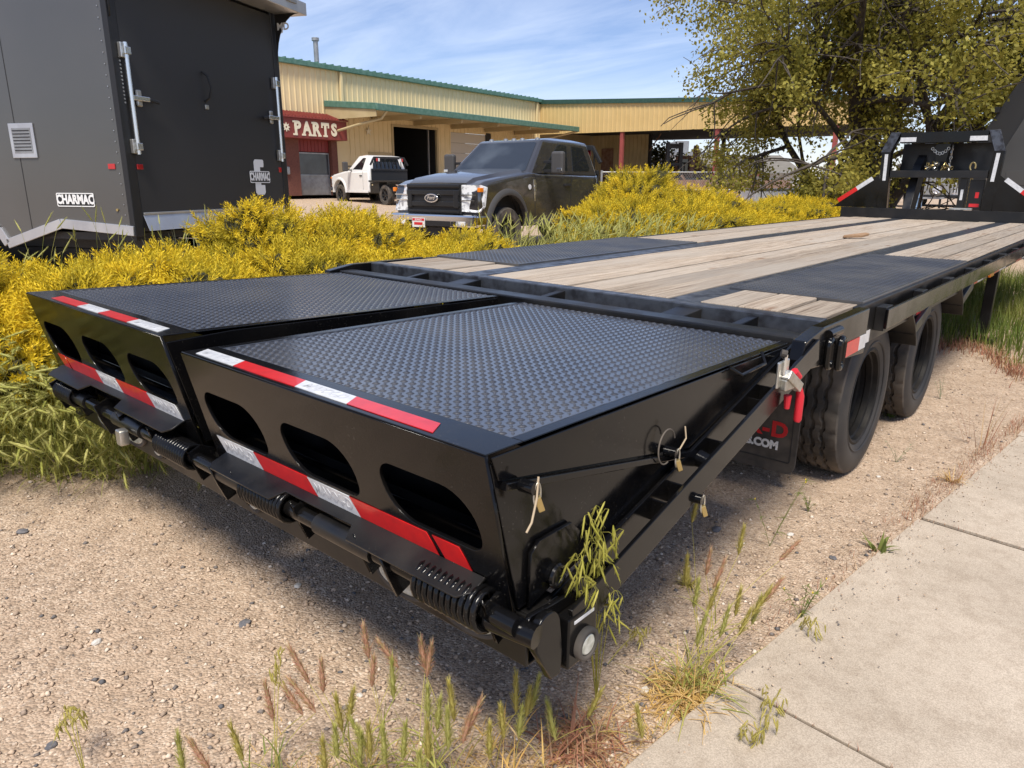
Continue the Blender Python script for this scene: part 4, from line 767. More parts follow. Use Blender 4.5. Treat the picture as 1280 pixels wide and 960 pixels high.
# ================================================================== TRUCKS
def make_truck(root, paint, ext, rack_back, flare=None):
    Lc = 4.02 if ext else 3.42                        # back of the cab
    arch = [(.90+.55*math.cos(a), .52+.55*math.sin(a)) for a in np.linspace(math.radians(10), math.radians(170), 18)]
    prof = [(.34, .55)]+[(.16, .60), (.12, .86), (.11, 1.10), (.16, 1.21), (.34, 1.28), (1.0, 1.37), (1.58, 1.44), (1.70, 1.44), (1.95, 1.42), (Lc-.03, 1.42), (Lc, 1.36), (Lc, .60), (Lc-.03, .52), (1.48, .52)]+arch
    # orient counter-clockwise
    body = plate('body', [prof], 1.98, frame((0, 0, 0), (0, 1, 0), (0, 0, 1)), paint, root, .085, 4)
    body.data.polygons.foreach_set('use_smooth', [True]*len(body.data.polygons)); body.data.set_sharp_from_angle(angle=.7)
    # hood bulge
    hv = []
    for (y, z, hw) in ((.17, 1.245, .72), (.34, 1.33, .74), (1.0, 1.425, .76), (1.62, 1.495, .78)): hv += [(-hw, y, z-.06), (-hw*.9, y, z), (0, y, z+.012), (hw*.9, y, z), (hw, y, z-.06)]
    MB().add(hv, [(5*i+j, 5*i+j+1, 5*i+6+j, 5*i+5+j) for i in range(3) for j in range(4)]+[(0, 1, 2, 3, 4)]).build('hood', paint, root, smooth=True, angle=.5)
    # greenhouse
    b = [(-.955, 1.60, 1.425), (.955, 1.60, 1.425), (.965, Lc-.02, 1.40), (-.965, Lc-.02, 1.40)]
    t = [(-.74, 2.28, 2.03), (.74, 2.28, 2.03), (.76, Lc-.14, 2.015), (-.76, Lc-.14, 2.015)]; cz = [(-.62, 2.75, 2.08), (.62, 2.75, 2.08), (.62, Lc-.5, 2.07), (-.62, Lc-.5, 2.07)]
    cab = MB().add(b+t+cz, [(0, 1, 5, 4), (1, 2, 6, 5), (2, 3, 7, 6), (3, 0, 4, 7), (4, 5, 9, 8), (5, 6, 10, 9), (6, 7, 11, 10), (7, 4, 8, 11), (8, 9, 10, 11)]).build('cab', paint, root, .05, smooth=True, seg=3, angle=.5)
    def quad_on(A, B, Cc, D, us, name, m, off, par):
        A, B, Cc, D = map(lambda q: np.array(q, float), (A, B, Cc, D)); f = lambda u, v: (A*(1-u)+B*u)*(1-v)+(D*(1-u)+Cc*u)*v
        pts = [f(u, v) for u, v in us]; n = np.cross(B-A, D-A); n /= np.linalg.norm(n)
        return MB().poly([p+n*off for p in pts], n*-.012).build(name, m, par, .004)
    R_ = lambda u0, u1, v0, v1, c=.04: [(u0, v0+c), (u0+c, v0), (u1-c, v0), (u1, v0+c), (u1, v1-c), (u1-c, v1), (u0+c, v1), (u0, v1-c)]
    quad_on(b[2], b[3], t[3], t[2], R_(.12, .88, .10, .85, .04), 'rear_window', 'glass_dark', .006, root)
    ws = quad_on(b[0], b[1], t[1], t[0], R_(.06, .94, .05, .93, .03), 'windshield', 'glass_wind', .006, root)
    # side glass, both sides
    for s in (1, -1):
        if s > 0: A, B, D_, E_ = b[1], b[2], t[1], t[2]
        else: A, B, D_, E_ = b[3], b[0], t[3], t[2]
        if s > 0: quadA = (b[1], b[2], t[2], t[1]); fl = lambda us: us
        else: quadA = (b[3], b[0], t[0], t[3]); fl = lambda us: [(1-u, v) for u, v in us][::-1]
        span = Lc-1.62; q = lambda y: (y-1.60)/span
        w1 = [(q(1.98), .10), (q(2.86), .08), (q(2.86), .88), (q(2.52), .90), (q(2.40), .86)]
        if s < 0: w1 = [(q(1.98), .10), (q(2.86), .08), (q(2.86), .88), (q(2.52), .90), (q(2.40), .86)]
        quad_on(*quadA, fl(w1), 'side_window', 'glass_dark', .005, root)
        if ext: quad_on(*quadA, fl([(q(3.06), .09), (q(3.70), .12), (q(3.76), .2), (q(3.68), .86), (q(3.08), .88)]), 'side_window', 'glass_dark', .005, root)
        X = s*.9905
        for y in ((1.72, 2.95, 3.84) if ext else (1.72, 2.95)): bx('door_gap', 'plastic_black', root, min(X, X+s*.0015), max(X, X+s*.0015), y, y+.012, .62, 1.39)
        bx('door_handle', 'plastic_black', root, min(X, X+s*.03), max(X, X+s*.03), 2.70, 2.90, 1.19, 1.235, .01)
        MB().poly([(X, 1.60, .50), (X, Lc-.05, .50), (X, Lc-.05, .585), (X, 1.60, .585)], (s*.02, 0, 0)).build('rocker_trim', 'truck_flare' if flare else paint, root, .006)
        # mirror
        mr = MB().box(min(s*1.16, s*1.42), max(s*1.16, s*1.42), 1.95, 2.07, 1.40, 1.80).build('mirror', 'truck_flare', root, .045, seg=3)
        MB().bar((s*.97, 2.02, 1.62), (s*1.22, 2.02, 1.62), .04, .05).build('mirror_arm', 'plastic_black', mr, .006); MB().bar((s*.98, 2.02, 1.46), (s*1.22, 2.02, 1.46), .04, .05).build('mirror_arm', 'plastic_black', mr, .006)
        bx('mirror_lamp', 'chrome', mr, min(s*1.30, s*1.408), max(s*1.30, s*1.408), 1.945, 1.965, 1.46, 1.51, .005)
        # flared arch lip
        ring = MB(); vs = []
        for a in np.linspace(math.radians(-2), math.radians(182), 24):
            for rr, xx in ((.50, .94), (.50, 1.03), (.545, 1.045), (.615, .985)): vs.append((s*xx, .90+(rr+.03)*math.cos(a), .52+(rr+.03)*math.sin(a)))
        ring.add(vs, [(4*k+j, 4*k+j+1, 4*k+5+j, 4*k+4+j) for k in range(23) for j in range(3)]); ring.build('arch_flare', flare or paint, root, smooth=True, angle=1.2)
        # headlight
        hl = MB().poly([(s*.60, .085, .78), (s*.97, .10, .77), (s*1.0, .20, .86), (s*1.0, .26, 1.18), (s*.97, .12, 1.215), (s*.60, .085, 1.215)][::s], (0, .06, 0)).build('headlight', 'headlight', root, .008)
        bx('turn_lamp', 'lens_amber', hl, min(s*.945, s*1.006), max(s*.945, s*1.006), .10, .2, 1.10, 1.17, .008)
        bx('lamp_surround', 'chrome', hl, min(s*.62, s*.93), max(s*.62, s*.93), .075, .0845, 1.045, 1.06); bx('lamp_surround', 'chrome', hl, min(s*.62, s*.90), max(s*.62, s*.90), .075, .0845, .955, .97)
        # wheels
        w1_ = simple_wheel(.42, .27, .24); w1_.parent = root; w1_.location = (s*.86, .90, .42); w1_.rotation_euler = (0, 0, 0 if s > 0 else PI)
        w2_ = copy_tree(w1_); w2_.parent = root; w2_.location = (s*.86, .90+(4.2 if ext else 3.75), .42); w2_.rotation_euler = (0, 0, 0 if s > 0 else PI)
    bx('inner_arch', 'plastic_black', root, -.80, .80, .40, 1.44, .56, 1.2)
    # grille
    gr = bx('grille', 'plastic_black', root, -.62, .62, .065, .12, .74, 1.235, .012)
    for z, h in ((1.195, .05), (1.09, .085), (.90, .085), (.78, .04)): bx('grille_bar', 'grille_black', gr, -.60, .60, .035, .064, z-h/2, z+h/2, .010)
    for s in (1, -1): bx('grille_bar', 'grille_black', gr, min(s*.48, s*.585), max(s*.48, s*.585), .032, .064, .84, 1.13, .012)
    em = plate('emblem', [circ(0, .995, .155, 36, .075)], .03, frame((0, .02, 0), (1, 0, 0), (0, 0, 1)), 'chrome', gr, .006)
    plate('emblem_face', [circ(0, .995, .128, 36, .056)], .012, frame((0, .004, 0), (1, 0, 0), (0, 0, 1)), 'emblem_blue', gr, .002)
    text('emblem_lettering', 'Ford', .088, frame((0, -.004, 1.0), (1, 0, 0), (0, 0, 1)), 'chrome', gr, .004, .002, shear=.35)
    bp = bx('bumper', 'chrome', root, -.98, .98, -.02, .16, .52, .73, .035)
    for s in (1, -1): bx('bumper_end', 'chrome', bp, min(s*.9, s*1.0), max(s*.9, s*1.0), .03, .36, .54, .72, .03); bx('fog_lamp', 'headlight', bp, min(s*.58, s*.78), max(s*.58, s*.78), -.03, -.021, .55, .62, .01)
    bx('air_dam', 'plastic_black', root, -.92, .92, .03, .14, .36, .52, .02); bx('bumper_intake', 'plastic_black', bp, -.45, .45, -.028, -.0205, .53, .62, .006)
    for s in (1, -1): bx('tow_hook', 'plastic_black', bp, s*.52-.03, s*.52+.03, -.06, -.0285, .54, .62, .008)
    lp = bx('licence_plate', 'plate_white', bp, -.42, -.12, -.04, -.029, .50, .66, .003); bx('plate_band', 'text_red', lp, -.41, -.13, -.0425, -.0405, .61, .652); text('plate_lettering', 'IDAHO', .05, frame((-.27, -.0432, .625), (1, 0, 0), (0, 0, 1)), 'plate_white', lp, .001, .001); bx('plate_number', 'text_red', lp, -.37, -.17, -.0425, -.0405, .54, .585)
    for x in (-.55, -.2, 0, .2, .55): MB().lathe([(.05, 0), (.045, .03), (.02, .045), (0, .047)], (x, 2.42, 2.035), 'z', 12).build('cab_light', 'lens_amber' if not ext else 'galv', root, smooth=True)
    for x0, x1 in ((-.55, .05), (.15, .75)): MB().tube([(x0, 1.66, 1.455), (x1, 1.74, 1.50)], .012, 6).build('wiper', 'plastic_black', root)
    # headache rack and flat bed
    y0 = Lc+.08
    rk = MB().box(-.92, .92, y0+.03, y0+.05, 1.0, 1.42).build('headache_rack', 'plastic_black', root, .006)
    for s in (1, -1):
        MB().bar((s*.95, y0+.05, 1.02), (s*.95, y0+.05, 1.68), .08, .08).build('rack_post', 'plastic_black', rk, .008); MB().bar((s*.95, y0+.05, 1.65), (s*.74, y0+.05, 1.98), .07, .07).build('rack_post', 'plastic_black', rk, .008)
    bx('rack_rail', 'plastic_black', rk, -.75, .75, y0+.01, y0+.09, 1.90, 2.0, .008); bx('rack_rail', 'plastic_black', rk, -.905, .905, y0+.011, y0+.089, 1.421, 1.5, .008)
    for x in np.linspace(-.8, .8, 9): bx('rack_bar', 'plastic_black', rk, x-.012, x+.012, y0+.03, y0+.06, 1.5, 1.9)
    for s in (1, -1): bx('rack_lamp', 'lens_red', rk, min(s*.60, s*.68), max(s*.60, s*.68), y0+.095, y0+.11, 1.80, 1.93, .006); bx('rack_lamp', 'plate_white', rk, min(s*.50, s*.58), max(s*.50, s*.58), y0+.095, y0+.11, 1.80, 1.93, .006)
    bx('flat_bed', 'plastic_black', root, -1.05, 1.05, y0, y0+2.7, .95, 1.02, .01)
    for s in (1, -1): bx('tool_box', 'plastic_black', root, min(s*.6, s*1.0), max(s*.6, s*1.0), y0+.05, y0+.75, .50, .94, .01); bx('tool_box_latch', 'chrome', root, min(s*1.0, s*1.012), max(s*1.0, s*1.012), y0+.2, y0+.3, .80, .86)
    bx('chassis', 'plastic_black', root, -.45, .45, .4, y0+2.6, .45, .62)
gt = empty('pickup_truck', (-7.373, 7.791, .12), (0, 0, .08)); tag(gt, 'dark grey extended-cab pickup truck with chrome oval grille badge behind the shrubs', 'truck')
make_truck(gt, 'truck_grey', True, True, 'truck_flare')
fb = MB().poly([(.992, 1.66, 1.31), (.992, 1.72, 1.31), (.992, 1.72, .93), (.992, 1.70, .93), (.992, 1.66, 1.16)], (.008, 0, 0)).build('fender_badge', 'chrome', gt, .002)
text('badge_lettering', 'F350', .11, frame((1.003, 1.695, 1.15), (0, 0, -1), (0, 1, 0)), 'chrome', gt, .004, .003)
plate('round_decal', [circ(1.55, 1.18, .045, 20)], .004, frame((.994, 0, 0), (0, 1, 0), (0, 0, 1)), 'plate_white', gt)
wt = empty('flatbed_truck', (-26.9, 20.73, .45), (0, 0, -1.70)); tag(wt, 'white regular-cab flatbed truck with black headache rack beside the open bay', 'truck')
make_truck(wt, 'truck_white', False, True)

# ================================================================== PARTS SHOP BUILDING
FD = np.array([-.077, .997, 0]); FD /= np.linalg.norm(FD); FN = np.array([FD[1], -FD[0], 0]); P0 = hd(395, 244, 36); KF = FN@P0; GB = .78
sb = empty('shop_building', (P0[0], P0[1], GB), (0, 0, math.atan2(FD[1], FD[0]))); tag(sb, 'long tan ribbed metal shop building with green roof trim and bay doors', 'building')
def fac(px, py, off=0.):
    P = on(px, py, FN, KF+off); return float((P-P0)@FD), float(P[2])-GB
XE, _ = fac(675, 125); ZE = fac(345, 77)[1]
def ribbed(name, x0, x1, z0, z1, m, par, y=0., pitch=.305, d=.035):
    n = max(1, int((x1-x0)/pitch)); mb = MB(); p = (x1-x0)/n; xs = []
    for i in range(n): a = x0+i*p; xs += [(a, 0), (a+p*.72, 0), (a+p*.78, -d), (a+p*.94, -d)]
    xs.append((x1, 0)); vs = [(x, y+q, z) for z in (z0, z1) for x, q in xs]; k = len(xs)
    return mb.add(vs, [(i, i+1, k+i+1, k+i) for i in range(k-1)]).build(name, m, par)
bayL, bayT = fac(491, 158); bayR, _ = fac(545, 158); wL, wT = fac(563, 165); wR_, _ = fac(607, 165)
zaw = fac(407, 133)[1]-.35
# wall panels round the openings
segs = [(-9., -1.98, 0, ZE), (-1.98, 2.06, 3.6, ZE), (2.06, bayL, 0, ZE), (bayL, bayR, bayT, ZE), (bayR, wL, 0, ZE), (wL, wR_, wT, ZE), (wR_, XE, 0, ZE)]
for x0, x1, z0, z1 in segs: ribbed('wall_panel', x0, x1, z0, z1, 'yellow_siding', sb)
for i, xg in enumerate((fac(424, 95)[0], fac(670, 130)[0])): bx('downspout', 'yellow_siding', sb, xg-.07, xg+.07, -.16, -.04, 4.2, ZE-.05, .01)
bx('roof_trim', 'green_trim', sb, -9., XE+.2, -.22, -.04, ZE-.02, ZE+.20, .02)
MB().poly([(-9, -.2, ZE+.15), (-9, 14, ZE+1.6), (XE+.2, 14, ZE+1.6), (XE+.2, -.2, ZE+.15)], (0, 0, .05)).build('roof', 'green_trim', sb)
for i in range(int((XE+9)/.45)): bx('roof_rib', 'green_trim', sb, -9+i*.45, -9+i*.45+.05, -.21, .6, ZE+.201, ZE+.25)
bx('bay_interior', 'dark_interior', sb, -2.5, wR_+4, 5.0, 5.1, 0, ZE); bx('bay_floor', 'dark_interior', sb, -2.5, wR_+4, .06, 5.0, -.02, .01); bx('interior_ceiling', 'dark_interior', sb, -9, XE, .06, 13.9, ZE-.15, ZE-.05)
for xa in (bayL-.02, bayR+.12): bx('bay_jamb', 'tan_siding', sb, xa-.12, xa+.02, -.05, .1, 0, bayT+.1, .01)
bx('bay_head', 'tan_siding', sb, bayL-.14, bayR+.14, -.06, .1, bayT, bayT+.12, .01)
bx('bay_pipe', 'galv', sb, bayR-.35, bayR-.27, .3, .38, .0, bayT)
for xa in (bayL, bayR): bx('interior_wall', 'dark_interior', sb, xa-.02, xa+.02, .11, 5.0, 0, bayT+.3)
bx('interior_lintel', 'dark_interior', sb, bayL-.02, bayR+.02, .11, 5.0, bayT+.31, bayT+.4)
for i in range(6):
    h = (wT)/6; bx('overhead_door_panel', 'white_door', sb, wL, wR_, .03, .08, i*h+.006, (i+1)*h-.006, .003)
bx('door_frame', 'trim_black', sb, wR_, wR_+.45, -.05, .05, 0, wT+.1); 
# awning over the bays
AX0 = fac(405, 127)[0]; AD = 2.0
for _ in range(30): AD += (AX0-fac(471, 132, AD)[0])*-.3 if False else (fac(471, 132, AD)[0]-AX0)*.12
AZ = fac(471, 132, AD)[1]; AX1 = fac(722, 160, AD)[0]; AZ1 = AZ
aw = MB().poly([(AX0, -AD, AZ), (AX1, -AD, AZ), (AX1, -.04, AZ+.35), (AX0, -.04, AZ+.35)], (0, 0, .05)).build('awning', 'green_trim', sb)
bx('awning_gutter', 'green_trim', aw, AX0-.05, AX1+.05, -AD-.12, -AD+.02, AZ-.20, AZ+.10, .03)
MB().bar((AX0-.03, -AD-.1, AZ-.03), (AX0-.03, -.05, AZ+.28), .06, .28).build('awning_rake', 'green_trim', aw, .02)
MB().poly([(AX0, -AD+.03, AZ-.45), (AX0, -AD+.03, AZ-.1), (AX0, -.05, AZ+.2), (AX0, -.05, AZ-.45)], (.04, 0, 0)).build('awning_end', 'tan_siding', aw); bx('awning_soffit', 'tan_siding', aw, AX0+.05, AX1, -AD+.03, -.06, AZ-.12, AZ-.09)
MB().tube([(AX0+.6, -AD-.05, AZ-.18), (AX0+.5, -AD+.2, AZ-.5), (AX0+.1, -AD*.6, AZ-.75), (AX0-.1, -.2, AZ-1.1)], .06, 8).build('gutter_pipe', 'tan_siding', aw, smooth=True)
MB().tube([(AX1-.1, -AD-.05, AZ1-.18), (AX1-1.2, -AD*.6, AZ1-.6), (AX1-2.2, -.3, AZ1-.9)], .06, 8).build('gutter_pipe', 'tan_siding', aw, smooth=True)
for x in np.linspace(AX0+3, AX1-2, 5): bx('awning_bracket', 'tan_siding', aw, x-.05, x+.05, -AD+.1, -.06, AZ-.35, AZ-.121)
lx, lz = fac(420, 149, .1); bx('wall_lamp', 'galv', sb, lx-.12, lx+.12, -.25, -.04, lz-.12, lz+.05, .03)
lx, lz = fac(461, 164, .1); plate('wall_star', [[(lx+(.22 if k % 2 == 0 else .09)*math.sin(k*PI/5), lz+(.22 if k % 2 == 0 else .09)*math.cos(k*PI/5)) for k in range(10)]], .03, frame((0, -.08, 0), (1, 0, 0), (0, 0, 1)), 'cream', sb)
lx, lz = fac(475, 193); bx('wall_vent', 'tan_siding', sb, lx-.8, lx+.8, -.06, .0, lz-.35, lz+.1, .01)
# entrance: brick piers, sign, door
dL, dT = fac(369, 190); dR, _ = fac(409, 190); _, dM = fac(390, 219)
bx('brick_pier', 'brick', sb, -1.98, dL-.02, -.30, .1, 0, 3.5); bx('brick_pier', 'brick', sb, dR+.03, dR+.38, -.30, .1, 0, 3.5); 
bx('entry_wall', 'yellow_siding', sb, dR+.39, 2.05, -.1, .1, 0, 3.5)
bx('transom_panel', 'door_red', sb, dL, dR, -.1, .0, dT+.03, 3.5)
for i in range(9): bx('transom_board', 'door_red', sb, dL+i*(dR-dL)/9+.01, dL+(i+1)*(dR-dL)/9-.01, -.12, -.101, dT+.05, 3.48, .005)
dd = bx('entry_door', 'glass_grey', sb, dL+.03, dR-.05, -.08, -.03, dM, dT); bx('door_panel', 'galv', dd, dL+.03, dR-.05, -.08, -.03, .02, dM-.01, .005)
for xa in (dL, dR-.05): bx('door_frame', 'galv', dd, xa, xa+.04, -.12, -.081, 0, dT, .005)
bx('door_rail', 'galv', dd, dL+.04, dR-.051, -.115, -.082, dM-.06, dM+.03, .005); bx('door_head', 'galv', dd, dL+.04, dR-.051, -.12, -.082, dT-.06, dT, .005)
mx_, mz_ = fac(358, 214, .3); bx('wall_meter', 'galv', sb, mx_-.12, mx_+.15, -.4, -.301, mz_-.15, mz_+.2, .04)
s0, st = fac(349, 146, .9); s1, _ = fac(433, 152, .9); _, sbm = fac(433, 176, .9)
sg = bx('sign', 'sign_red', sb, s0-.3, s1, -.9, -.02, sbm, sbm+.85, .01)
MB().poly([(s0-.35, -.98, sbm+.851), (s1+.05, -.98, sbm+.851), (s1+.05, -.04, sbm+1.15), (s0-.35, -.04, sbm+1.15)], (0, 0, .06)).build('sign_cap', 'sign_red', sg)
for i in range(22): xx = s0-.3+i*(s1-s0+.3)/22; MB().bar((xx, -.985, sbm+.93), (xx, -.1, sbm+1.21), .05, .04).build('sign_cap_rib', 'sign_red', sg)
tcx = (fac(366, 160, .92)[0]+fac(423, 162, .92)[0])/2; tw_ = fac(423, 160, .92)[0]-fac(366, 160, .92)[0]
lw = tw_/5; zc_ = sbm+.42; hh = .27
for i, c_ in enumerate('PARTS'):
    cx_ = tcx-tw_/2+lw*(i+.5); xs_ = lw/.52*(.92 if c_ != 'A' else .85)
    text('sign_letter', c_, .74, frame((cx_, -.915, zc_), (1, 0, 0), (0, 0, 1)), 'cream', sg, .02, .035, xs=xs_)
    lft, rgt = cx_-lw*.36, cx_+lw*.36
    sf_ = {'P': [(lft+.06, -1, .17), (lft+.02, 1, .1)], 'A': [(lft, -1, .15), (rgt, -1, .15)], 'R': [(lft+.06, -1, .17), (lft+.02, 1, .1), (rgt, -1, .12)], 'T': [(cx_, -1, .18)], 'S': []}[c_]
    for (x_, q_, w_) in sf_: bx('letter_serif', 'cream', sg, x_-w_/2-.03, x_+w_/2+.03, -.9265, -.9015, zc_+q_*hh-.04, zc_+q_*hh+.04)
    if c_ == 'T':
        for x_ in (lft, rgt): bx('letter_serif', 'cream', sg, x_-.03, x_+.04, -.9265, -.9015, zc_+.08, zc_+.27)
stx = fac(358, 158, .92)[0]; plate('sign_star', [[(stx+(.21 if k % 2 == 0 else .11)*math.sin(k*PI/8), sbm+.43+(.21 if k % 2 == 0 else .11)*math.cos(k*PI/8)) for k in range(16)], circ(stx, sbm+.43, .045, 12)], .02, frame((0, -.912, 0), (1, 0, 0), (0, 0, 1)), 'cream', sg)
px_, pz_ = fac(396, 78, -2); vp = MB().cyl((px_, 2, ZE), (px_, 2, fac(396, 52, -2)[1]), .12, 14).build('vent_pipe', 'galv', sb, smooth=True); zt_ = fac(396, 52, -2)[1]; MB().cyl((px_, 2, zt_+.02), (px_, 2, zt_+.16), .18, 14).build('pipe_cap', 'galv', sb, smooth=True)

# ================================================================== OPEN SHED (wing)
E_ = P0+FD*XE; YW = float(E_[1])
shd = empty('open_shed', (E_[0], YW, .6)); tag(shd, 'open-sided tan metal shed on red steel posts joining the shop building', 'shed')
wg = lambda px, py: (lambda P: (float(P[0]-E_[0]), float(P[2])-.6))(on(px, py, (0, 1, 0), YW))
xa, za = wg(678, 130); xb, zb_ = wg(885, 127.5); _, zl = wg(678, 168); _, zr_ = wg(885, 161)
slp = (zb_-za)/(xb-xa); slb = (zr_-zl)/(xb-xa); XW = wg(1075, 150)[0]
n = int((XW)/.32); mb = MB(); xs = []
for i in range(n): a = i*XW/n; p = XW/n; xs += [(a, 0), (a+p*.7, 0), (a+p*.77, -.03), (a+p*.93, -.03)]
xs.append((XW, 0)); k = len(xs)
mb.add([(x, q, zl+slb*x) for x, q in xs]+[(x, q, za+slp*x) for x, q in xs], [(i, i+1, k+i+1, k+i) for i in range(k-1)]).build('fascia', 'yellow_shed', shd)
MB().poly([(0, -.12, za), (XW, -.12, za+slp*XW), (XW, -.12, za+slp*XW+.26), (0, -.12, za+.26)], (0, .16, 0)).build('roof_trim', 'green_dark', shd)
MB().poly([(0, .06, za+.1), (XW, .06, za+slp*XW+.1), (XW, 14, za+slp*XW+.4), (0, 14, za+.4)], (0, 0, .05)).build('roof', 'galv', shd)
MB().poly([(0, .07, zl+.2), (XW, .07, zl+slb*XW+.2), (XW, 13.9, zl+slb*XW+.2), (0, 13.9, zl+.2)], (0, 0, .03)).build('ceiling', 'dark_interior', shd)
for px in (775, 893, 1040):
    x, _ = wg(px, 200); bx('post', 'red_steel', shd, x-.11, x+.11, .05, .25, -.3, zl+slb*x+.25, .01)
for px in (812, 903):
    x2 = float(on(px, 200, (0, 1, 0), YW+6)[0]-E_[0])
    bx('rear_post', 'dark_interior', shd, x2-.1, x2+.1, 5.9, 6.1, -.3, zl+slb*x2+.25)
bg_ = lambda px, dy: float(on(px, 200, (0, 1, 0), YW+dy)[0]-E_[0])
x811 = bg_(811, 6.2)
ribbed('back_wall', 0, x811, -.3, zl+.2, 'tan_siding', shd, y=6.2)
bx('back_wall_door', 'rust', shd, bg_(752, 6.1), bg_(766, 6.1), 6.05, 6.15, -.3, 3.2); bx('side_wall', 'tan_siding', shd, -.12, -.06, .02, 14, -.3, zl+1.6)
MB().bar((x811*1.04, 5.9, zl-1.0), (x811*1.04+.9, 5.9, zl+.2), .06, .06).build('knee_brace', 'rust', shd)

# ================================================================== FENCE AND FAR THINGS
FA = hd(752, 215, 27.5); FB = hd(1065, 217, 27.5); fdv = (FB-FA); fdv[2] = 0; flen = np.linalg.norm(fdv); fdv /= flen
fe = empty('chain_link_fence', (FA[0], FA[1], .5), (0, 0, math.atan2(fdv[1], fdv[0]))); tag(fe, 'galvanized chain-link fence standing behind the yellow shrubs', 'fence')
ft = FA[2]-.5
MB().cyl((0, 0, ft), (flen, 0, ft), .02, 8).build('top_rail', 'galv', fe, smooth=True); MB().cyl((0, 0, ft-.62), (flen, 0, ft-.62), .018, 6).build('mid_rail', 'galv', fe)
for px in (752, 822, 915, 952, 1001, 1062): x = float((hd(px, 220, 27.5)-FA)@fdv); MB().cyl((x, 0, -.3), (x, 0, ft+.06), .04, 8).build('fence_post', 'galv', fe, smooth=True)
mb = MB(); Hf = ft+.2
for i in range(int(flen/.09)+14):
    for sg_ in (1, -1):
        x = i*.09-.6; a = (x, 0, -.2); b = (x+sg_*Hf*.8, 0, ft)
        if 0 <= a[0] <= flen and 0 <= b[0] <= flen: mb.bar(a, b, .006, .006, (0, 1, 0))
fm = mb.build('wire_mesh', 'fence_wire', fe); fm['kind'] = 'stuff'
def at(px, py, D): return hd(px, py, D)
# white warehouse
def boxthing(name, label, cat, px0, px1, pyt, D, depth, gnd_, m):
    A = hd(px0, pyt, D); B = hd(px1, pyt, D); d = B-A; d[2] = 0; l = np.linalg.norm(d); o = empty(name, (A[0], A[1], gnd_), (0, 0, math.atan2(d[1], d[0]))); tag(o, label, cat); return o, float(l), float(A[2]-gnd_)
o, l, h = boxthing('warehouse', 'white flat-roofed warehouse far behind the open shed', 'building', 842, 903, 194, 75, 12, .5, 0)
bx('wall', 'white_wall', o, 0, l, 0, 12, -.5, h); bx('roof_edge', 'galv', o, -.1, l+.1, -.1, 12, h+.001, h+.3); bx('roof_unit', 'galv', o, l*.1, l*.35, 1, 4, h+.31, h+1.4); bx('lower_wing', 'galv', o, l*.8, l*1.15, -3, -.01, -.5, h*.4); bx('roof_curb', 'galv', o, l*.5, l*.62, 1, 3, h+.31, h+.7)
o, l, h = boxthing('barn', 'long barn with weathered grey shingle roof and red wall behind the fence', 'barn', 898, 992, 213, 60, 8, .5, 0)
ridge = hd(900, 191, 60)[2]-.5
MB().poly([(-.6, -.6, h-.1), (-.6, 5, ridge), (-.6, 10.6, h-.1), (-.6, 10.6, h-.3), (-.6, 5, ridge-.22), (-.6, -.6, h-.3)], (l+1.2, 0, 0)).build('roof', 'roof_shingle', o)
bx('wall', 'door_red', o, 0, l, 0, 10, -.5, h-.32)
for k in range(5): bx('window', 'plate_white', o, l*(.12+.19*k), l*(.12+.19*k)+1., -.05, -.003, .9, 1.9)
MB().poly([(l, 0, h-.4), (l, 10, h-.4), (l, 5, ridge-.25)], (.15, 0, 0)).build('gable', 'door_red', o)
# forklift parked under the shed
fk = empty('forklift', tuple(hd(840, 240, 46)[:2])+(.5,), (0, 0, .9)); tag(fk, 'dark forklift with raised mast behind the open shed', 'forklift')
ht_ = hd(840, 178, 46)[2]-.5
for s in (-1, 1): bx('mast_rail', 'trim_black', fk, s*.42-.1, s*.42+.1, -.1, .15, .1, ht_); 
for z in (.9, 2.0, 3.0, ht_-.15): bx('mast_tie', 'trim_black', fk, -.32, .32, -.08, .08, z-.08, z+.08)
bx('body', 'rust', fk, -.6, .6, .3, 2.3, .35, 1.2, .08); bx('counterweight', 'trim_black', fk, -.62, .62, 2.31, 2.8, .4, 1.3, .1)
for s in (-1, 1):
    for y in (.5, 2.0): w_ = simple_wheel(.36, .25, .2); w_.parent = fk; w_.location = (s*.6, y, .36); w_.rotation_euler = (0, 0, 0 if s > 0 else PI)
    bx('fork', 'trim_black', fk, s*.3-.06, s*.3+.06, -1.2, -.11, .2, .25)
    for y in (.5, 1.9): bx('guard_post', 'trim_black', fk, s*.5-.03, s*.5+.03, y-.03, y+.03, 1.2, 2.2)
bx('guard_roof', 'trim_black', fk, -.55, .55, .4, 2.0, 2.2, 2.25); bx('seat', 'plastic_black', fk, -.25, .25, 1.2, 1.7, 1.2, 1.6, .05)
# rusty machinery and crates behind the fence
o = empty('scrap_bin', tuple(hd(905, 245, 40)[:2])+(.45,), (0, 0, .7)); tag(o, 'rusty open steel scrap bin with red sides behind the fence', 'bin')
for k in range(5): bx('bin_rib', 'rust', o, -3+k*1.5-.06, -3+k*1.5+.06, -1.06, -1.0, 0, 1.1)
bx('bin_side', 'rust', o, -3, 3, -1, -.95, 0, 1.1); bx('bin_side', 'rust', o, -3, 3, .95, 1, 0, 1.1); bx('bin_end', 'rust', o, -3, -2.95, -.949, .949, 0, 1.1); bx('bin_end', 'rust', o, 2.95, 3, -.949, .949, 0, 1.1); bx('bin_floor', 'rust', o, -2.94, 2.94, -.94, .94, .02, .08)
for k in range(12): MB().bar((rng.uniform(-2.6, 2), rng.uniform(-.8, .8), .3), (rng.uniform(-2.6, 2.6), rng.uniform(-.8, .8), rng.uniform(1.0, 1.7)), .12, .12).build('scrap_beam', ['rust', 'trim_black', 'galv', 'door_red'][k % 4], o)
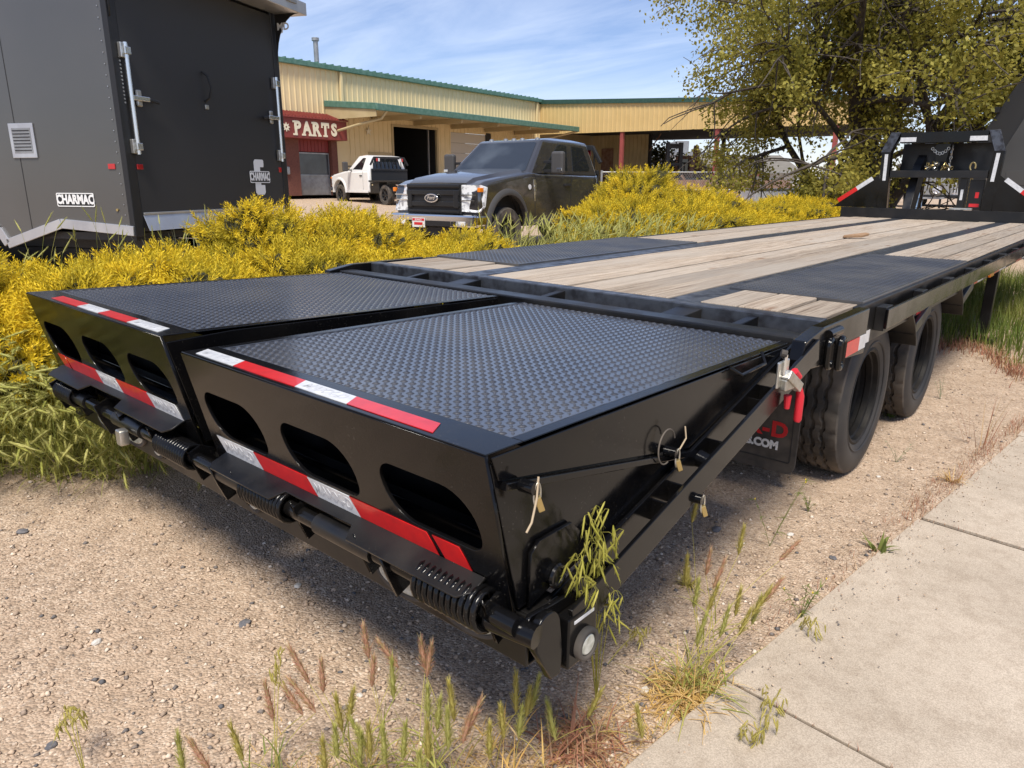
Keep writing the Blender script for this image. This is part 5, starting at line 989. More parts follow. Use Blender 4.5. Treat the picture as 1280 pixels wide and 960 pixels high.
o = empty('excavator', tuple(hd(868, 235, 50)[:2])+(.5,), (0, 0, .3)); tag(o, 'rust-brown excavator parked beyond the fence', 'excavator')
bx('track', 'trim_black', o, -1.3, -.8, -1.6, 1.6, 0, .8, .2); bx('track', 'trim_black', o, .8, 1.3, -1.6, 1.6, 0, .8, .2); bx('cab', 'rust', o, -1.2, -.1, -1.0, .4, .9, 2.6, .1); bx('engine_cover', 'rust', o, -1.2, 1.2, .41, 1.9, .9, 1.9, .1); bx('cab_window', 'glass_dark', o, -1.0, -.3, -1.02, -1.001, 1.6, 2.4)
MB().bar((.4, -.8, 1.4), (.5, -3.2, 3.0), .3, .35).build('boom', 'rust', o, .03); MB().bar((.5, -3.2, 3.0), (.5, -4.4, 1.2), .22, .25).build('stick', 'rust', o, .03); bx('bucket', 'trim_black', o, .1, .9, -4.8, -4.1, .5, 1.2, .1)
# white van roof behind the small shrub
A = hd(945, 238, 23); B = hd(1034, 238, 23); d = B-A; o = empty('utility_trailer', (A[0], A[1], .35), (0, 0, math.atan2(d[1], d[0]))); tag(o, 'low white box-sided utility trailer behind the small round shrub', 'trailer')
l = float(np.linalg.norm(d[:2])); h = float(A[2]-.35)
bx('box_body', 'truck_white', o, 0, l, 0, 1.6, .45, h, .03); bx('top_rail', 'galv', o, -.02, l+.02, -.02, 1.62, h+.001, h+.05); MB().bar((l, .8, .5), (l+1.2, .8, .5), .08, .08).build('tongue', 'trim_black', o)
for y in (-.08, 1.68): w_ = simple_wheel(.33, .18, .19, 'galv'); w_.parent = o; w_.location = (l*.5, y, .33); w_.rotation_euler = (0, 0, -PI/2 if y < 0 else PI/2)
for k in range(4): bx('side_rib', 'truck_white', o, l*(.2+.2*k)-.03, l*(.2+.2*k)+.03, -.03, -.002, .47, h-.02)
# things seen through the gooseneck
o = empty('aluminium_trailer', tuple(hd(1195, 255, 42)[:2])+(gzf(-5),), (0, 0, .25)); tag(o, 'bright aluminium stock trailer with vertical slats seen through the gooseneck', 'trailer')
bx('front_panel', 'galv', o, -2.2, -.25, 0, .05, .7, 2.15, .02); bx('bed', 'trim_black', o, -2.3, 1.5, 0, 5, .55, .69)
for k in range(12): bx('slat', 'aluminium', o, -.2+k*.14, -.11+k*.14, 0, .05, .7, 2.15)
bx('top_rail', 'aluminium', o, -2.25, 1.5, -.02, .07, 2.151, 2.25); bx('side_panel', 'aluminium', o, 1.48, 1.53, .08, 5, .7, 2.2)
for x in (-1.7, 1.2): w_ = simple_wheel(.35, .22, .2, 'galv'); w_.parent = o; w_.location = (x, 2.2, .35); w_.rotation_euler = (0, 0, PI/2)
bx('light_bar', 'trim_black', o, -2.2, 1.45, -.08, -.021, .5, .6)
o = empty('tongue_trailer', tuple(hd(1158, 250, 40)[:2])+(gzf(-6),), (0, 0, .4)); tag(o, 'white boat-style trailer with black spare wheel seen through the gooseneck', 'trailer')
bx('box_body', 'white_wall', o, -1.1, -.2, .3, 3.5, .6, 2.4, .05); sp_ = simple_wheel(.36, .2, .22, 'aluminium'); sp_.parent = o; sp_.location = (.45, .2, 1.0); sp_.rotation_euler = (0, 0, -PI/2); bx('frame_rail', 'galv', o, -1.1, .9, .3, .4, .5, .6); bx('winch_post', 'galv', o, .4, .5, .31, .4, .6, 2.2); bx('stand', 'trim_black', o, -.9, -.8, .3, .4, 0, .5)
for x in (-1.0, .7): bx('stand_leg', 'trim_black', o, x, x+.1, .42, .5, 0, .5)
o = MB().lathe([(.0, 0), (.28, 0), (.30, .05), (.29, .3), (.31, .33), (.29, .36), (.29, .6), (.31, .63), (.29, .66), (.28, .88), (.25, .9), (0, .9)], (0, 0, 0), 'z', 24).build('barrel', 'blue_plastic', None, smooth=True); P = hd(1141, 255, 30); o.location = (P[0], P[1], gzf(P[0])); o.scale = (1.1, 1.1, 1.2); tag(o, 'blue plastic drum seen through the gooseneck opening', 'barrel')
# dark enclosed trailer behind the gooseneck on the right
A = on(1252, 200, (0, 1, 0), 15.5)
o = empty('cargo_trailer', (-.86, 15.5, .0), (0, 0, -.12)); tag(o, 'dark grey enclosed trailer with slanted nose behind the gooseneck', 'trailer')
MB().poly([(.02, 0, 1.0), (-.05, 0, 1.55), (.30, 0, 2.35), (.62, 0, 3.0), (1.05, 0, 3.75), (5.5, 0, 3.75), (5.5, 0, .75), (.55, 0, .75)], (0, 2.4, 0)).build('body', 'charcoal_rear', o, .02)
MB().poly([(.45, -.03, .80), (.45, -.03, 1.5), (1.35, -.03, 3.6), (5.4, -.03, 3.6), (5.4, -.03, .80)], (0, .028, 0)).build('side_skin', 'charcoal_skin', o, .004)
bx('hatch', 'charcoal_skin', o, .75, 1.15, -.04, -.031, 1.35, 1.6, .004); bx('marker', 'plastic_black', o, .40, .48, -.06, -.001, 2.62, 2.72, .005)
bx('chassis', 'trim_black', o, .6, 5.4, .1, 2.3, .55, .749); bx('jack', 'trim_black', o, .55, .68, 1.1, 1.25, 0.02, .55)
for x in (3.2, 4.1):
    for y in (.05, 2.35): w_ = simple_wheel(.36, .22, .2, 'galv'); w_.parent = o; w_.location = (x, y, .36); w_.rotation_euler = (0, 0, -PI/2 if y < 1 else PI/2)

# ================================================================== VEGETATION
def dirs_to_R(d, roll, scale):
    d = d/np.linalg.norm(d, axis=1)[:, None]; up = np.where(abs(d[:, 2:3]) < .95, np.array([[0, 0, 1.]]), np.array([[1., 0, 0]])); r = np.cross(d, up); r /= np.linalg.norm(r, axis=1)[:, None]; u = np.cross(r, d)
    c, s = np.cos(roll)[:, None], np.sin(roll)[:, None]; r2 = r*c+u*s; u2 = -r*s+u*c
    return np.stack([r2, u2, d], -1)*scale[:, None, None]
# juniper spray: axis +z, unit length
V = []; Fq = []; tp_ = []
rr = np.random.default_rng(3)
for i in range(30):
    t = .04+.92*i/29; a = i*2.4; ln = (.22*(1-t)+.10)*rr.uniform(.8, 1.2); w_ = .017
    d = np.array([math.cos(a)*.75, math.sin(a)*.75, .75]); d /= np.linalg.norm(d); sd = np.cross(d, (0, 0, 1)); sd /= np.linalg.norm(sd)
    b = np.array([0, 0, t*.92]); n0 = len(V)
    V += [b, b+d*ln*.5+sd*w_, b+d*ln, b+d*ln*.5-sd*w_]; Fq.append((n0, n0+1, n0+2, n0+3)); tp_ += [t*.7, t*.85+.05, min(1, t*.9+.1), t*.85+.05]
V += [(-.012, 0, 0), (.012, 0, 0), (.006, 0, 1.), (-.006, 0, 1.)]; Fq.append((len(V)-4, len(V)-3, len(V)-2, len(V)-1)); tp_ += [0, 0, .9, .9]
JV, JF, JT = np.array(V), np.array(Fq), np.array(tp_)
def juniper(label, cx, cy, lobes, nper, size=(.14, .28), seed=0):
    r = np.random.default_rng(seed); g0 = gzf(cx); root = empty('juniper_shrub', (cx, cy, g0)); tag(root, label, 'shrub', 'golden juniper shrubs')
    pos = []; dr_ = []
    lob2 = []
    for q in lobes:
        for k in range(5):
            u = r.normal(size=3); u[2] = abs(u[2])*.7+.15; u /= np.linalg.norm(u); f_ = r.uniform(.28, .42); lob2.append((q[0]+u[0]*q[3]*.82, q[1]+u[1]*q[4]*.90, q[2]+u[2]*q[5]*.94, q[3]*f_, q[4]*f_, q[5]*f_*.9))
    lobes = list(lobes)+lob2; Lb = np.array(lobes, float)
    for i, (x, y, z, a, b, c) in enumerate(lobes):
        n = int(nper*(a*b+(a+b)/2*c)*3.6)
        u = r.normal(size=(n, 3)); u[:, 2] = u[:, 2]*.9+.25; u /= np.linalg.norm(u, axis=1)[:, None]
        rad = 1-.22*r.random(n)**1.5
        p = np.array([x, y, z])+u*np.array([a, b, c])*rad[:, None]
        nrm = u/np.array([a, b, c]); nrm /= np.linalg.norm(nrm, axis=1)[:, None]
        keep = p[:, 2] > .02
        for j, q in enumerate(Lb):
            if j != i: keep &= (((p-q[:3])/q[3:])**2).sum(1) > .62
        d = nrm*.75+np.array([0, 0, .22])+r.normal(size=(n, 3))*.26
        h = np.stack([p[:, 0]-x, p[:, 1]-y, 0*p[:, 0]], 1); d += .35*h/(np.linalg.norm(h, axis=1)[:, None]+.05)
        pos.append(p[keep]); dr_.append(d[keep])
    pos = np.concatenate(pos); d = np.concatenate(dr_); n = len(pos)
    sc = r.uniform(*size, n); R = dirs_to_R(d, r.uniform(0, 6.28, n), sc)
    scatter('foliage', JV, JF, pos-d/np.linalg.norm(d, axis=1)[:, None]*sc[:, None]*.5, R, 'juniper', root, JT)
    # twiggy inner branches
    mb = MB()
    for q in lobes:
        for k in range(16):
            a = r.uniform(0, 6.28); e = np.array([q[0]+q[3]*.8*math.cos(a)*r.random(), q[1]+q[4]*.8*math.sin(a)*r.random(), q[2]+q[5]*.6*r.random()]); m_ = np.array([q[0]*.4+e[0]*.3, q[1]*.4+e[1]*.3, e[2]*.4]); mb.tube([(q[0]*.3, q[1]*.3, 0), m_, e], [.02, .013, .005], 5)
    mb.build('stem', 'twig', root)
    # needle mat inside, coloured darker so gaps between sprays read as shade
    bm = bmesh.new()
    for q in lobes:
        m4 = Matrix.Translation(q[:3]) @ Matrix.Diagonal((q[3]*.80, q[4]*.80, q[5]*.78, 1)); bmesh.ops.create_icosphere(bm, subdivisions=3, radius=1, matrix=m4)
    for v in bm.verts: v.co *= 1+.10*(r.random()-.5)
    me = bpy.data.meshes.new('shade_core'); bm.to_mesh(me); bm.free(); me.materials.append(M['shade_core']); link(bpy.data.objects.new('shade_core', me), root)
    return root
mat('shade_core', (.07, .065, .014), .95, col2=(.04, .036, .012), scale=20, bump=1., bscale=60, bdist=.05)  # core colour kept dark: shade painted into the shrub gaps
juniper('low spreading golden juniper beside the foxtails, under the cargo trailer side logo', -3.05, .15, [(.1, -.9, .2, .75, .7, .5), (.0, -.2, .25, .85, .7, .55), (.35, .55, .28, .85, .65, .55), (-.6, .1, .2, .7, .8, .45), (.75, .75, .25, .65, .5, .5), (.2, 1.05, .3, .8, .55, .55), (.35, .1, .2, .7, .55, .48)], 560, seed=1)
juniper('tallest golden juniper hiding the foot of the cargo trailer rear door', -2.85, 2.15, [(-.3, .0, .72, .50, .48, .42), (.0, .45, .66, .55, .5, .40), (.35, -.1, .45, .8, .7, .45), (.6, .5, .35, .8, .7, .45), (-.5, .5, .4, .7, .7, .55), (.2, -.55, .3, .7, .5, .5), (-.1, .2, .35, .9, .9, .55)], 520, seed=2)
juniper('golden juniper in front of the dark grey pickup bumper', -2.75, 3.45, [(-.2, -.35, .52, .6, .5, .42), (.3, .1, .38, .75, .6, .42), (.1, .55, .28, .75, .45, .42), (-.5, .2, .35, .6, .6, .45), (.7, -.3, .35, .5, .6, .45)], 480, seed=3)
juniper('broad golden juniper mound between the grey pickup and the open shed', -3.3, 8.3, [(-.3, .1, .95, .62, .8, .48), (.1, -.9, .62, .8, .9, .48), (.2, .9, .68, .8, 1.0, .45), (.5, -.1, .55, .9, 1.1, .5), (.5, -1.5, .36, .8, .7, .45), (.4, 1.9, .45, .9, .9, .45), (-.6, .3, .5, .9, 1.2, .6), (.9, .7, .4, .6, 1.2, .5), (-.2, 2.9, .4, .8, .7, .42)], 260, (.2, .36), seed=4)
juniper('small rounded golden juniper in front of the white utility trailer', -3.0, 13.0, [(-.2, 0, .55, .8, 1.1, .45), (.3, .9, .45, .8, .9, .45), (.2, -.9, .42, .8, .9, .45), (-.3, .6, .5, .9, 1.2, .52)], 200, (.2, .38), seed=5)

# ---- grasses
def seed_head(mb_v, mb_f, base, d, ln, rad, r, nb=46):
    d = np.array(d, float); d /= np.linalg.norm(d); a = np.cross(d, (.3, .5, .8)); a /= np.linalg.norm(a); b = np.cross(d, a); base = np.array(base, float)
    # core spindle
    n0 = len(mb_v); prof = [(0, .12), (.15, .38), (.5, .42), (.85, .28), (1, .05)]
    for t, q in prof:
        for k in range(5): an = 2*PI*k/5; mb_v.append(base+d*ln*t+(a*math.cos(an)+b*math.sin(an))*rad*q*.8)
    for i in range(4):
        for k in range(5): mb_f.append((n0+5*i+k, n0+5*i+(k+1) % 5, n0+5*i+5+(k+1) % 5, n0+5*i+5+k))
    for i in range(nb):
        t = (i+.5)/nb; an = i*2.4; o = a*math.cos(an)+b*math.sin(an); p = base+d*ln*t; w = np.cross(d, o)*rad*.085; e = p+o*rad*(1.05-.65*t)*r.uniform(.7, 1.3)+d*ln*r.uniform(.16, .40)
        n0 = len(mb_v); mb_v += [p-w, p+w, e+w*.2, e-w*.2]; mb_f.append((n0, n0+1, n0+2, n0+3))
def stem(mb_v, mb_f, pts, r0, r1):
    m = MB().tube(pts, list(np.linspace(r0, r1, len(pts))), 4, cap=False); n0 = len(mb_v); mb_v += [np.array(v) for v in m.v]; mb_f += [tuple(i+n0 for i in f) for f in m.f]
def blade(mb_v, mb_f, base, d, ln, wd, droop, r, seg=5):
    base = np.array(base, float); d = np.array(d, float); d /= np.linalg.norm(d); s = np.cross(d, (0, 0, 1)); s /= (np.linalg.norm(s)+1e-6); p = base.copy(); n0 = len(mb_v)
    for i in range(seg+1):
        t = i/seg; w = wd*(1-t**1.5)*.5+.0003; mb_v += [p-s*w, p+s*w]; d = d+np.array([0, 0, -droop/seg]); d /= np.linalg.norm(d); p = p+d*ln/seg
    for i in range(seg): mb_f.append((n0+2*i, n0+2*i+1, n0+2*i+3, n0+2*i+2))
class Veg:
    def __init__(s): s.p = {}
    def g(s, k): return s.p.setdefault(k, ([], []))
    def build(s, root, names):
        for k, (v, f) in s.p.items():
            if f: npmesh(names.get(k[0], k[0]), np.array(v), np.array(f), k[1], root)['kind'] = 'stuff'
NM = {'head': 'seed_head', 'stem': 'stem', 'blade': 'leaf_blade'}
def curve(b, e, bend, n=6):
    b = np.array(b, float); e = np.array(e, float); m_ = (b+e)/2+np.array(bend, float); return [(1-t)**2*b+2*t*(1-t)*m_+t*t*e for t in np.linspace(0, 1, n)]
# lush foxtails at the left: arching to the right
def foxtail_patch(name, label, n, xr, yr, hr, lean, r, headlen=(.07, .11), heads=.9, mh='seed_green', blades=5, reject=None, hscale=1., droop=.25):
    vg = Veg(); hv, hf = vg.g(('head', mh)); sv, sf = vg.g(('stem', 'foxtail_green')); bv, bf = vg.g(('blade', 'foxtail_green'))
    for i in range(n):
        x, y = r.uniform(*xr), r.uniform(*yr)
        if reject is not None and reject(x, y): continue
        b = np.array([x, y, float(gsurf(x, y))]); h = r.uniform(*hr); l = np.array(lean)*r.uniform(.5, 1.4)+r.normal(size=2)*.13; top = b+np.array([l[0], l[1], h]); bend = np.array([-l[0]*.25, -l[1]*.25, h*.18])
        pts = curve(b, top, bend); stem(sv, sf, pts, .0016, .0009)
        d = pts[-1]-pts[-2]; d = d/np.linalg.norm(d)+np.array([l[0]*1.6, l[1]*1.6, -droop])*1.0
        if r.random() < heads: seed_head(hv, hf, pts[-1], d, r.uniform(*headlen), .010*hscale, r, 34)
        for k in range(blades): blade(bv, bf, b+r.normal(size=3)*(.02, .02, 0), (l[0]*.8+r.normal()*.35, l[1]*.8+r.normal()*.35, 1), r.uniform(.5, 1.05)*h, .007, r.uniform(.5, 1.6), r)
    root = empty(name, (0, 0, 0)); tag(root, label, None, kind='stuff'); V_ = []; 
    vg.build(root, NM)
    for c_ in root.children: c_['kind'] = 'stuff'
    return root
r1 = np.random.default_rng(11)
foxtail_patch('foxtail_grass', 'lush green foxtail grass drooping beside the left ramp', 2600, (-3.0, -1.25), (-1.6, .7), (.16, .58), (.36, -.06), r1, (.09, .14), .97, blades=3, reject=lambda x, y: x > -1.72+(y+.2)*.65+.08*math.sin(y*9) or x < -2.75+(y+.2)*.5, hscale=1.7, droop=.45)
foxtail_patch('foxtail_grass', 'pale foxtail grass in front of the grey pickup', 950, (-3.3, -1.7), (4.3, 7.0), (.55, .92), (.06, .04), r1, (.09, .14), .8, hscale=1.5)
foxtail_patch('foxtail_grass', 'few thin foxtails in front of the cargo trailer skirt', 46, (-3.7, -3.2), (.2, 1.9), (.75, 1.05), (.06, .02), r1, (.07, .11), .9, blades=2, hscale=1.2)
# grey-green sage tuft under the flap
def tuft(name, label, cat, cx, cy, n, h, spread, m, wd=.006, droop=.5, seed=0, group=None, lenv=(.5, 1.1), kind=None):
    r = np.random.default_rng(seed); vg = Veg(); bv, bf = vg.g(('blade', m)); z0 = float(gsurf(cx, cy))
    for i in range(n):
        a = r.uniform(0, 6.28); q = r.random()*min(spread*.35, h*.3); blade(bv, bf, (q*math.cos(a), q*math.sin(a), 0), (math.cos(a)*r.random()*spread*1.8, math.sin(a)*r.random()*spread*1.8, 1), h*r.uniform(*lenv), wd*r.uniform(.6, 1.3), droop*r.uniform(.2, 2), r)
    root = empty(name, (cx, cy, z0)); tag(root, label, cat, group, kind); vg.build(root, NM); return root
tuft('sage_plant', 'grey green feathery weed at the foot of the cargo trailer ramp flap', 'weed', -3.55, 1.75, 500, .95, .55, 'sage', .012, .5, 21)
# green verge grass under and beside the trailer front
n = 15000; xx = rng.uniform(.2, 3.2, n); yy = rng.uniform(5.6, 12, n); kk = (yy > 5.75+.35*np.sin(xx*2.3)+.25*np.sin(xx*7)) & (xx < 1.20+.107*yy+.25)
xx, yy = xx[kk], yy[kk]; n = len(xx)
T = []; Fb = []
for i in range(4):
    t = i/3; T += [(-.5*(1-t**1.6)-.03, .28*t*t, t*.95), (.5*(1-t**1.6)+.03, .28*t*t, t*.95)]
Fb = np.array([(2*i, 2*i+1, 2*i+3, 2*i+2) for i in range(3)]); T = np.array(T)
hgt = rng.uniform(.10, .27, n)*np.clip((yy-5.4)/.8, .45, 1.15); R = rotz(rng.uniform(0, 6.28, n)); tl = np.stack([np.full(n, .007), hgt, hgt], 1); R = R*tl[:, None, :]
gob = scatter('verge_grass', T, Fb, np.stack([xx, yy, gsurf(xx, yy)-.005], 1), R, 'grass_green'); tag(gob, 'tall green grass growing past the trailer wheels', None, kind='stuff')
n = 1600; xx = rng.uniform(.5, 2.0, n); yy = 5.75+.35*np.sin(xx*2.3)+.25*np.sin(xx*7)+rng.normal(size=n)*.14; hgt = rng.uniform(.05, .16, n); R = rotz(rng.uniform(0, 6.28, n))*np.stack([np.full(n, .006), hgt*1.6, hgt*.7], 1)[:, None, :]
dob = scatter('dry_grass', T, Fb, np.stack([xx, yy, gsurf(xx, yy)-.005], 1), R, 'straw_red'); tag(dob, 'dry tan grass along the front of the green verge', None, kind='stuff')
# dry litter along the sidewalk edge
n = 2600; yy = np.concatenate([rng.uniform(1.0, 8, 1500), rng.choice([2.35, 2.75, 3.3, 3.9, 4.6], 1100)+rng.normal(size=1100)*.12]); xx = EDGE(yy)-.03+rng.normal(size=n)*.03-rng.random(n)*.02; hgt = rng.uniform(.01, .06, n)*rng.uniform(.3, 1.3, n); R = rotz(rng.uniform(0, 6.28, n))*np.stack([np.full(n, .0022), hgt*1.5, hgt*.7], 1)[:, None, :]
jn = 420; jy = .75+1.51*rng.integers(-1, 5, jn); ju = rng.random(jn)**1.4*1.3; ca_, sa_ = math.cos(-math.atan(.107)), math.sin(-math.atan(.107)); ly = jy*1.0057+rng.normal(size=jn)*.004
xx = np.concatenate([xx, 1.304+ca_*ju-sa_*ly]); yy = np.concatenate([yy, sa_*ju+ca_*ly]); h2 = rng.uniform(.006, .03, jn); R = np.concatenate([R, rotz(rng.uniform(0, 6.28, jn))*np.stack([np.full(jn, .0018), h2*1.5, h2*.6], 1)[:, None, :]])
lob = scatter('dry_litter', T, Fb, np.stack([xx, yy, np.where(xx > EDGE(yy)+.02, .008, gsurf(np.minimum(xx, EDGE(yy)-.01), yy)+.004)], 1), R, 'straw_red'); tag(lob, 'dry brown grass litter along the sidewalk edge', None, kind='stuff')

fl = 1500; cc_ = np.array([ong(*q)[:2] for q in ((866, 872), (728, 935), (470, 985), (545, 985), (640, 965), (350, 995), (800, 905))]); ci = rng.integers(0, len(cc_), fl); fx = cc_[ci, 0]+rng.normal(size=fl)*.075; fy = cc_[ci, 1]+rng.normal(size=fl)*.075; kk = fx < EDGE(fy)+.03; fx, fy = fx[kk], fy[kk]; fl = len(fx); h3 = rng.uniform(.02, .08, fl)
R = rotz(rng.uniform(0, 6.28, fl))*np.stack([np.full(fl, .0022), h3*2.6, h3*.22], 1)[:, None, :]
flo = scatter('dry_litter', T, Fb, np.stack([fx, fy, gsurf(np.minimum(fx, EDGE(fy)-.01), fy)+.003], 1), R, 'straw'); tag(flo, 'dead straw lying round the foreground weeds', None, kind='stuff')
# foreground foxtail and brome weeds, each plant one thing
def weed(name, label, heads, base_px, mh, spread=.05, blades=(14, .16, .005, 'straw'), basal=None, hl=(.068, .095), hr=.0155, seed=0, hz=.32, smat='seed_olive', cat='weed'):
    """heads: list of (px,py,height,(dx,dy) droop dir,material or None)"""
    r = np.random.default_rng(seed); B = ong(*base_px); zb0 = float(gsurf(B[0], B[1])); vg = Veg(); sv, sf = vg.g(('stem', smat)); hlist = []
    for (px, py, h, mm, dx) in heads:
        hv, hf = [], []; hlist.append((hv, hf, mm or mh)); P = on(px, py, (0, 0, 1), h); b = np.array([B[0]+r.normal()*spread, B[1]+r.normal()*spread, zb0-.005])
        ln = r.uniform(*hl); d = np.array([_r2[0]*dx, _r2[1]*dx, 1.]); d /= np.linalg.norm(d); bs = P-d*ln*.5; mid = bs-b; pts = curve(b, bs, np.array([-mid[0]*.2, -mid[1]*.2, .03+.1*mid[2]]), 7)
        stem(sv, sf, pts, .0013, .0008); seed_head(hv, hf, bs, d, ln, hr, r, 150)
        for k in range(2): bv, bf = vg.g(('blade', blades[3])); q = pts[r.integers(1, 4)]; blade(bv, bf, q, (r.normal()*.5, r.normal()*.5, 1), blades[1]*r.uniform(.4, .8), .004, 1.2, r)
    bv, bf = vg.g(('blade', blades[3]))
    for k in range(blades[0]): blade(bv, bf, (B[0]+r.normal()*spread*.8, B[1]+r.normal()*spread*.8, zb0), (r.normal()*.7, r.normal()*.7, 1), blades[1]*r.uniform(.5, 1.2), blades[2]*r.uniform(.6, 1.2), r.uniform(.5, 2), r)
    if basal:
        bv, bf = vg.g(('blade', basal[1]))
        for k in range(basal[0]): blade(bv, bf, (B[0]+r.normal()*basal[3], B[1]+r.normal()*basal[3], zb0+.003), (r.normal()*1.2, r.normal()*1.2, .8), basal[2]*r.uniform(.4, 1.2), .0028, r.uniform(1, 3.5), r, 6)
    root = empty(name, (float(B[0]), float(B[1]), zb0)); tag(root, label, cat); o0 = np.array([B[0], B[1], zb0])
    for k, (v, f) in vg.p.items():
        if f: npmesh(NM[k[0]], np.array(v)-o0, np.array(f), k[1], root)['kind'] = 'stuff'
    for (v, f, m_) in hlist: npmesh('seed_head', np.array(v)-o0, np.array(f), m_, root)
    return root
SR, SG, SO = 'seed_red', 'seed_green', 'seed_olive'
weed('foxtail_weed', 'straw-footed foxtail clump with upright green and pink heads at the sidewalk edge', [(926, 678, .30, SO, .1), (868, 640, .30, SO, .15), (965, 740, .26, SR, .6), (985, 690, .33, SR, .8), (885, 705, .24, SR, .1), (858, 715, .22, SO, 0), (898, 720, .22, SR, .3), (950, 755, .24, SO, .5), (922, 755, .2, SO, .1), (890, 750, .2, SO, .3), (905, 780, .17, SG, .2), (930, 780, .17, SO, .3), (876, 790, .15, SG, .2), (945, 765, .2, SG, .2), (870, 745, .2, SG, .1)], (866, 872), SO, .04, (34, .2, .0045, 'foxtail_green'), (800, 'straw', .13, .05), seed=31)
weed('foxtail_weed', 'reddish dry grass clump below the side marker bracket', [(742, 882, .13, SO, .4), (800, 905, .1, SO, -.2), (690, 905, .14, SG, -.2)], (728, 938), SO, .035, (60, .17, .0045, 'straw_red'), (300, 'straw_red', .13, .055), seed=32)
weed('foxtail_weed', 'tall pink foxtails with green lower heads in open gravel', [(376, 835, .30, SR, -.4), (403, 848, .29, SR, .0), (458, 805, .33, SR, -.1), (466, 842, .29, SR, .1), (487, 820, .31, SR, -.6), (491, 852, .28, SG, 0), (438, 885, .25, SO, .2), (424, 895, .24, SO, -.1), (449, 918, .22, SG, -.4), (420, 930, .2, SG, 0), (405, 948, .18, SO, 0), (450, 940, .18, SG, .1), (480, 935, .19, SG, 0), (462, 930, .2, SO, 0)], (462, 1010), SR, .035, (26, .2, .004, 'foxtail_green'), seed=33)
weed('foxtail_weed', 'pink bristly foxtail spikes beside a drooping green brome', [(529, 820, .31, SR, -.1), (536, 828, .30, SR, .15), (565, 880, .24, SO, -.1), (535, 880, .25, SG, 0), (548, 895, .22, SG, .1), (590, 900, .22, SR, .4), (583, 912, .2, SR, .25), (560, 915, .2, SG, 0), (535, 930, .18, SO, 0), (525, 960, .15, SG, 0), (505, 930, .18, SG, .1)], (540, 1000), SR, .035, (30, .19, .004, 'foxtail_green'), seed=34)
weed('foxtail_weed', 'cluster of short pink foxtails leaning toward the open gravel', [(337, 880, .22, SR, -.1), (368, 878, .24, SR, -.5), (380, 872, .25, SR, -.6), (297, 932, .18, SO, -.2), (252, 948, .15, SR, -.4), (226, 946, .14, SG, 0)], (350, 1015), SR, .04, (22, .15, .004, 'weed_leaf'), seed=35)
weed('foxtail_weed', 'olive foxtails growing beside the reddish dry clump', [(645, 870, .22, SO, 0), (660, 880, .2, SO, .1), (628, 905, .18, SO, -.1), (650, 905, .17, SG, .1), (668, 870, .2, SG, .2), (612, 930, .15, SO, 0)], (640, 975), SO, .04, (20, .15, .004, 'straw'), seed=36)
def brome(name, label, root_px, tips, rb, seed, n=9, ln=(.025, .045), basez=None, m='seed_olive', rootP=None, rs=.012):
    """drooping spikelets hung from an arching stem; tips = list of world arches"""
    r = np.random.default_rng(seed); B = np.array(rootP if rootP is not None else ong(*root_px), float); vg = Veg(); sv, sf = vg.g(('stem', m)); hv, hf = vg.g(('head', m))
    for (P, up) in tips:
        P = np.array(P, float); pts = curve(B, P, (0, 0, up), 9); stem(sv, sf, pts, .0014, .0006)
        for k in range(n):
            q = pts[-1-int(k*3/n)]+r.normal(size=3)*rs; e = q+np.array([r.normal()*.012, r.normal()*.012, -r.uniform(.02, .05)]); stem(sv, sf, [pts[-1-int(k*3/n)], (pts[-1-int(k*3/n)]+q)/2+(0, 0, .006), q], .0005, .0004)
            seed_head(hv, hf, q, e-q, r.uniform(*ln), .0068, r, 12)
    root = empty(name, tuple(B)); tag(root, label, 'weed')
    for k, (v, f) in vg.p.items(): npmesh(NM[k[0]], np.array(v)-B, np.array(f), k[1], root)['kind'] = 'stuff'
    return root
bro = [1.16, .42, .02]
brome('brome_weed', 'drooping yellow-green brome growing up through the dovetail rail', None, [(on(x_, y_, (1, 0, 0), 1.315), u_) for x_, y_, u_ in ((738, 648, .10), (752, 642, .12), (768, 665, .12), (745, 680, .08), (722, 700, .06), (730, 725, .05), (768, 738, .04))], None, 41, 15, (.03, .052), rootP=bro, m='seed_lime', rs=.013)
for i, (bp_, tips, lab) in enumerate([((110, 985), [(82, 885), (92, 890), (75, 900)], 'nodding olive brome head alone over the coarse gravel'), ((345, 1000), [(352, 812), (345, 820)], 'nodding brome head above the pink foxtail cluster'), ((945, 940), [(958, 862), (972, 868), (930, 905), (950, 910), (965, 895)], 'small drooping brome lying over the sidewalk corner'), ((1000, 790), [(1018, 778), (1008, 772)], 'tiny green brome leaning on the sidewalk edge'), ((760, 830), [(800, 790), (808, 785)], 'short green brome tuft on gravel behind the straw clump')]):
    brome('brome_weed', lab, bp_, [(on(x_, y_, (0, 0, 1), .16 if i < 2 else .07), .08 if i < 2 else .03) for x_, y_ in tips], None, 50+i, 9, (.022, .038))
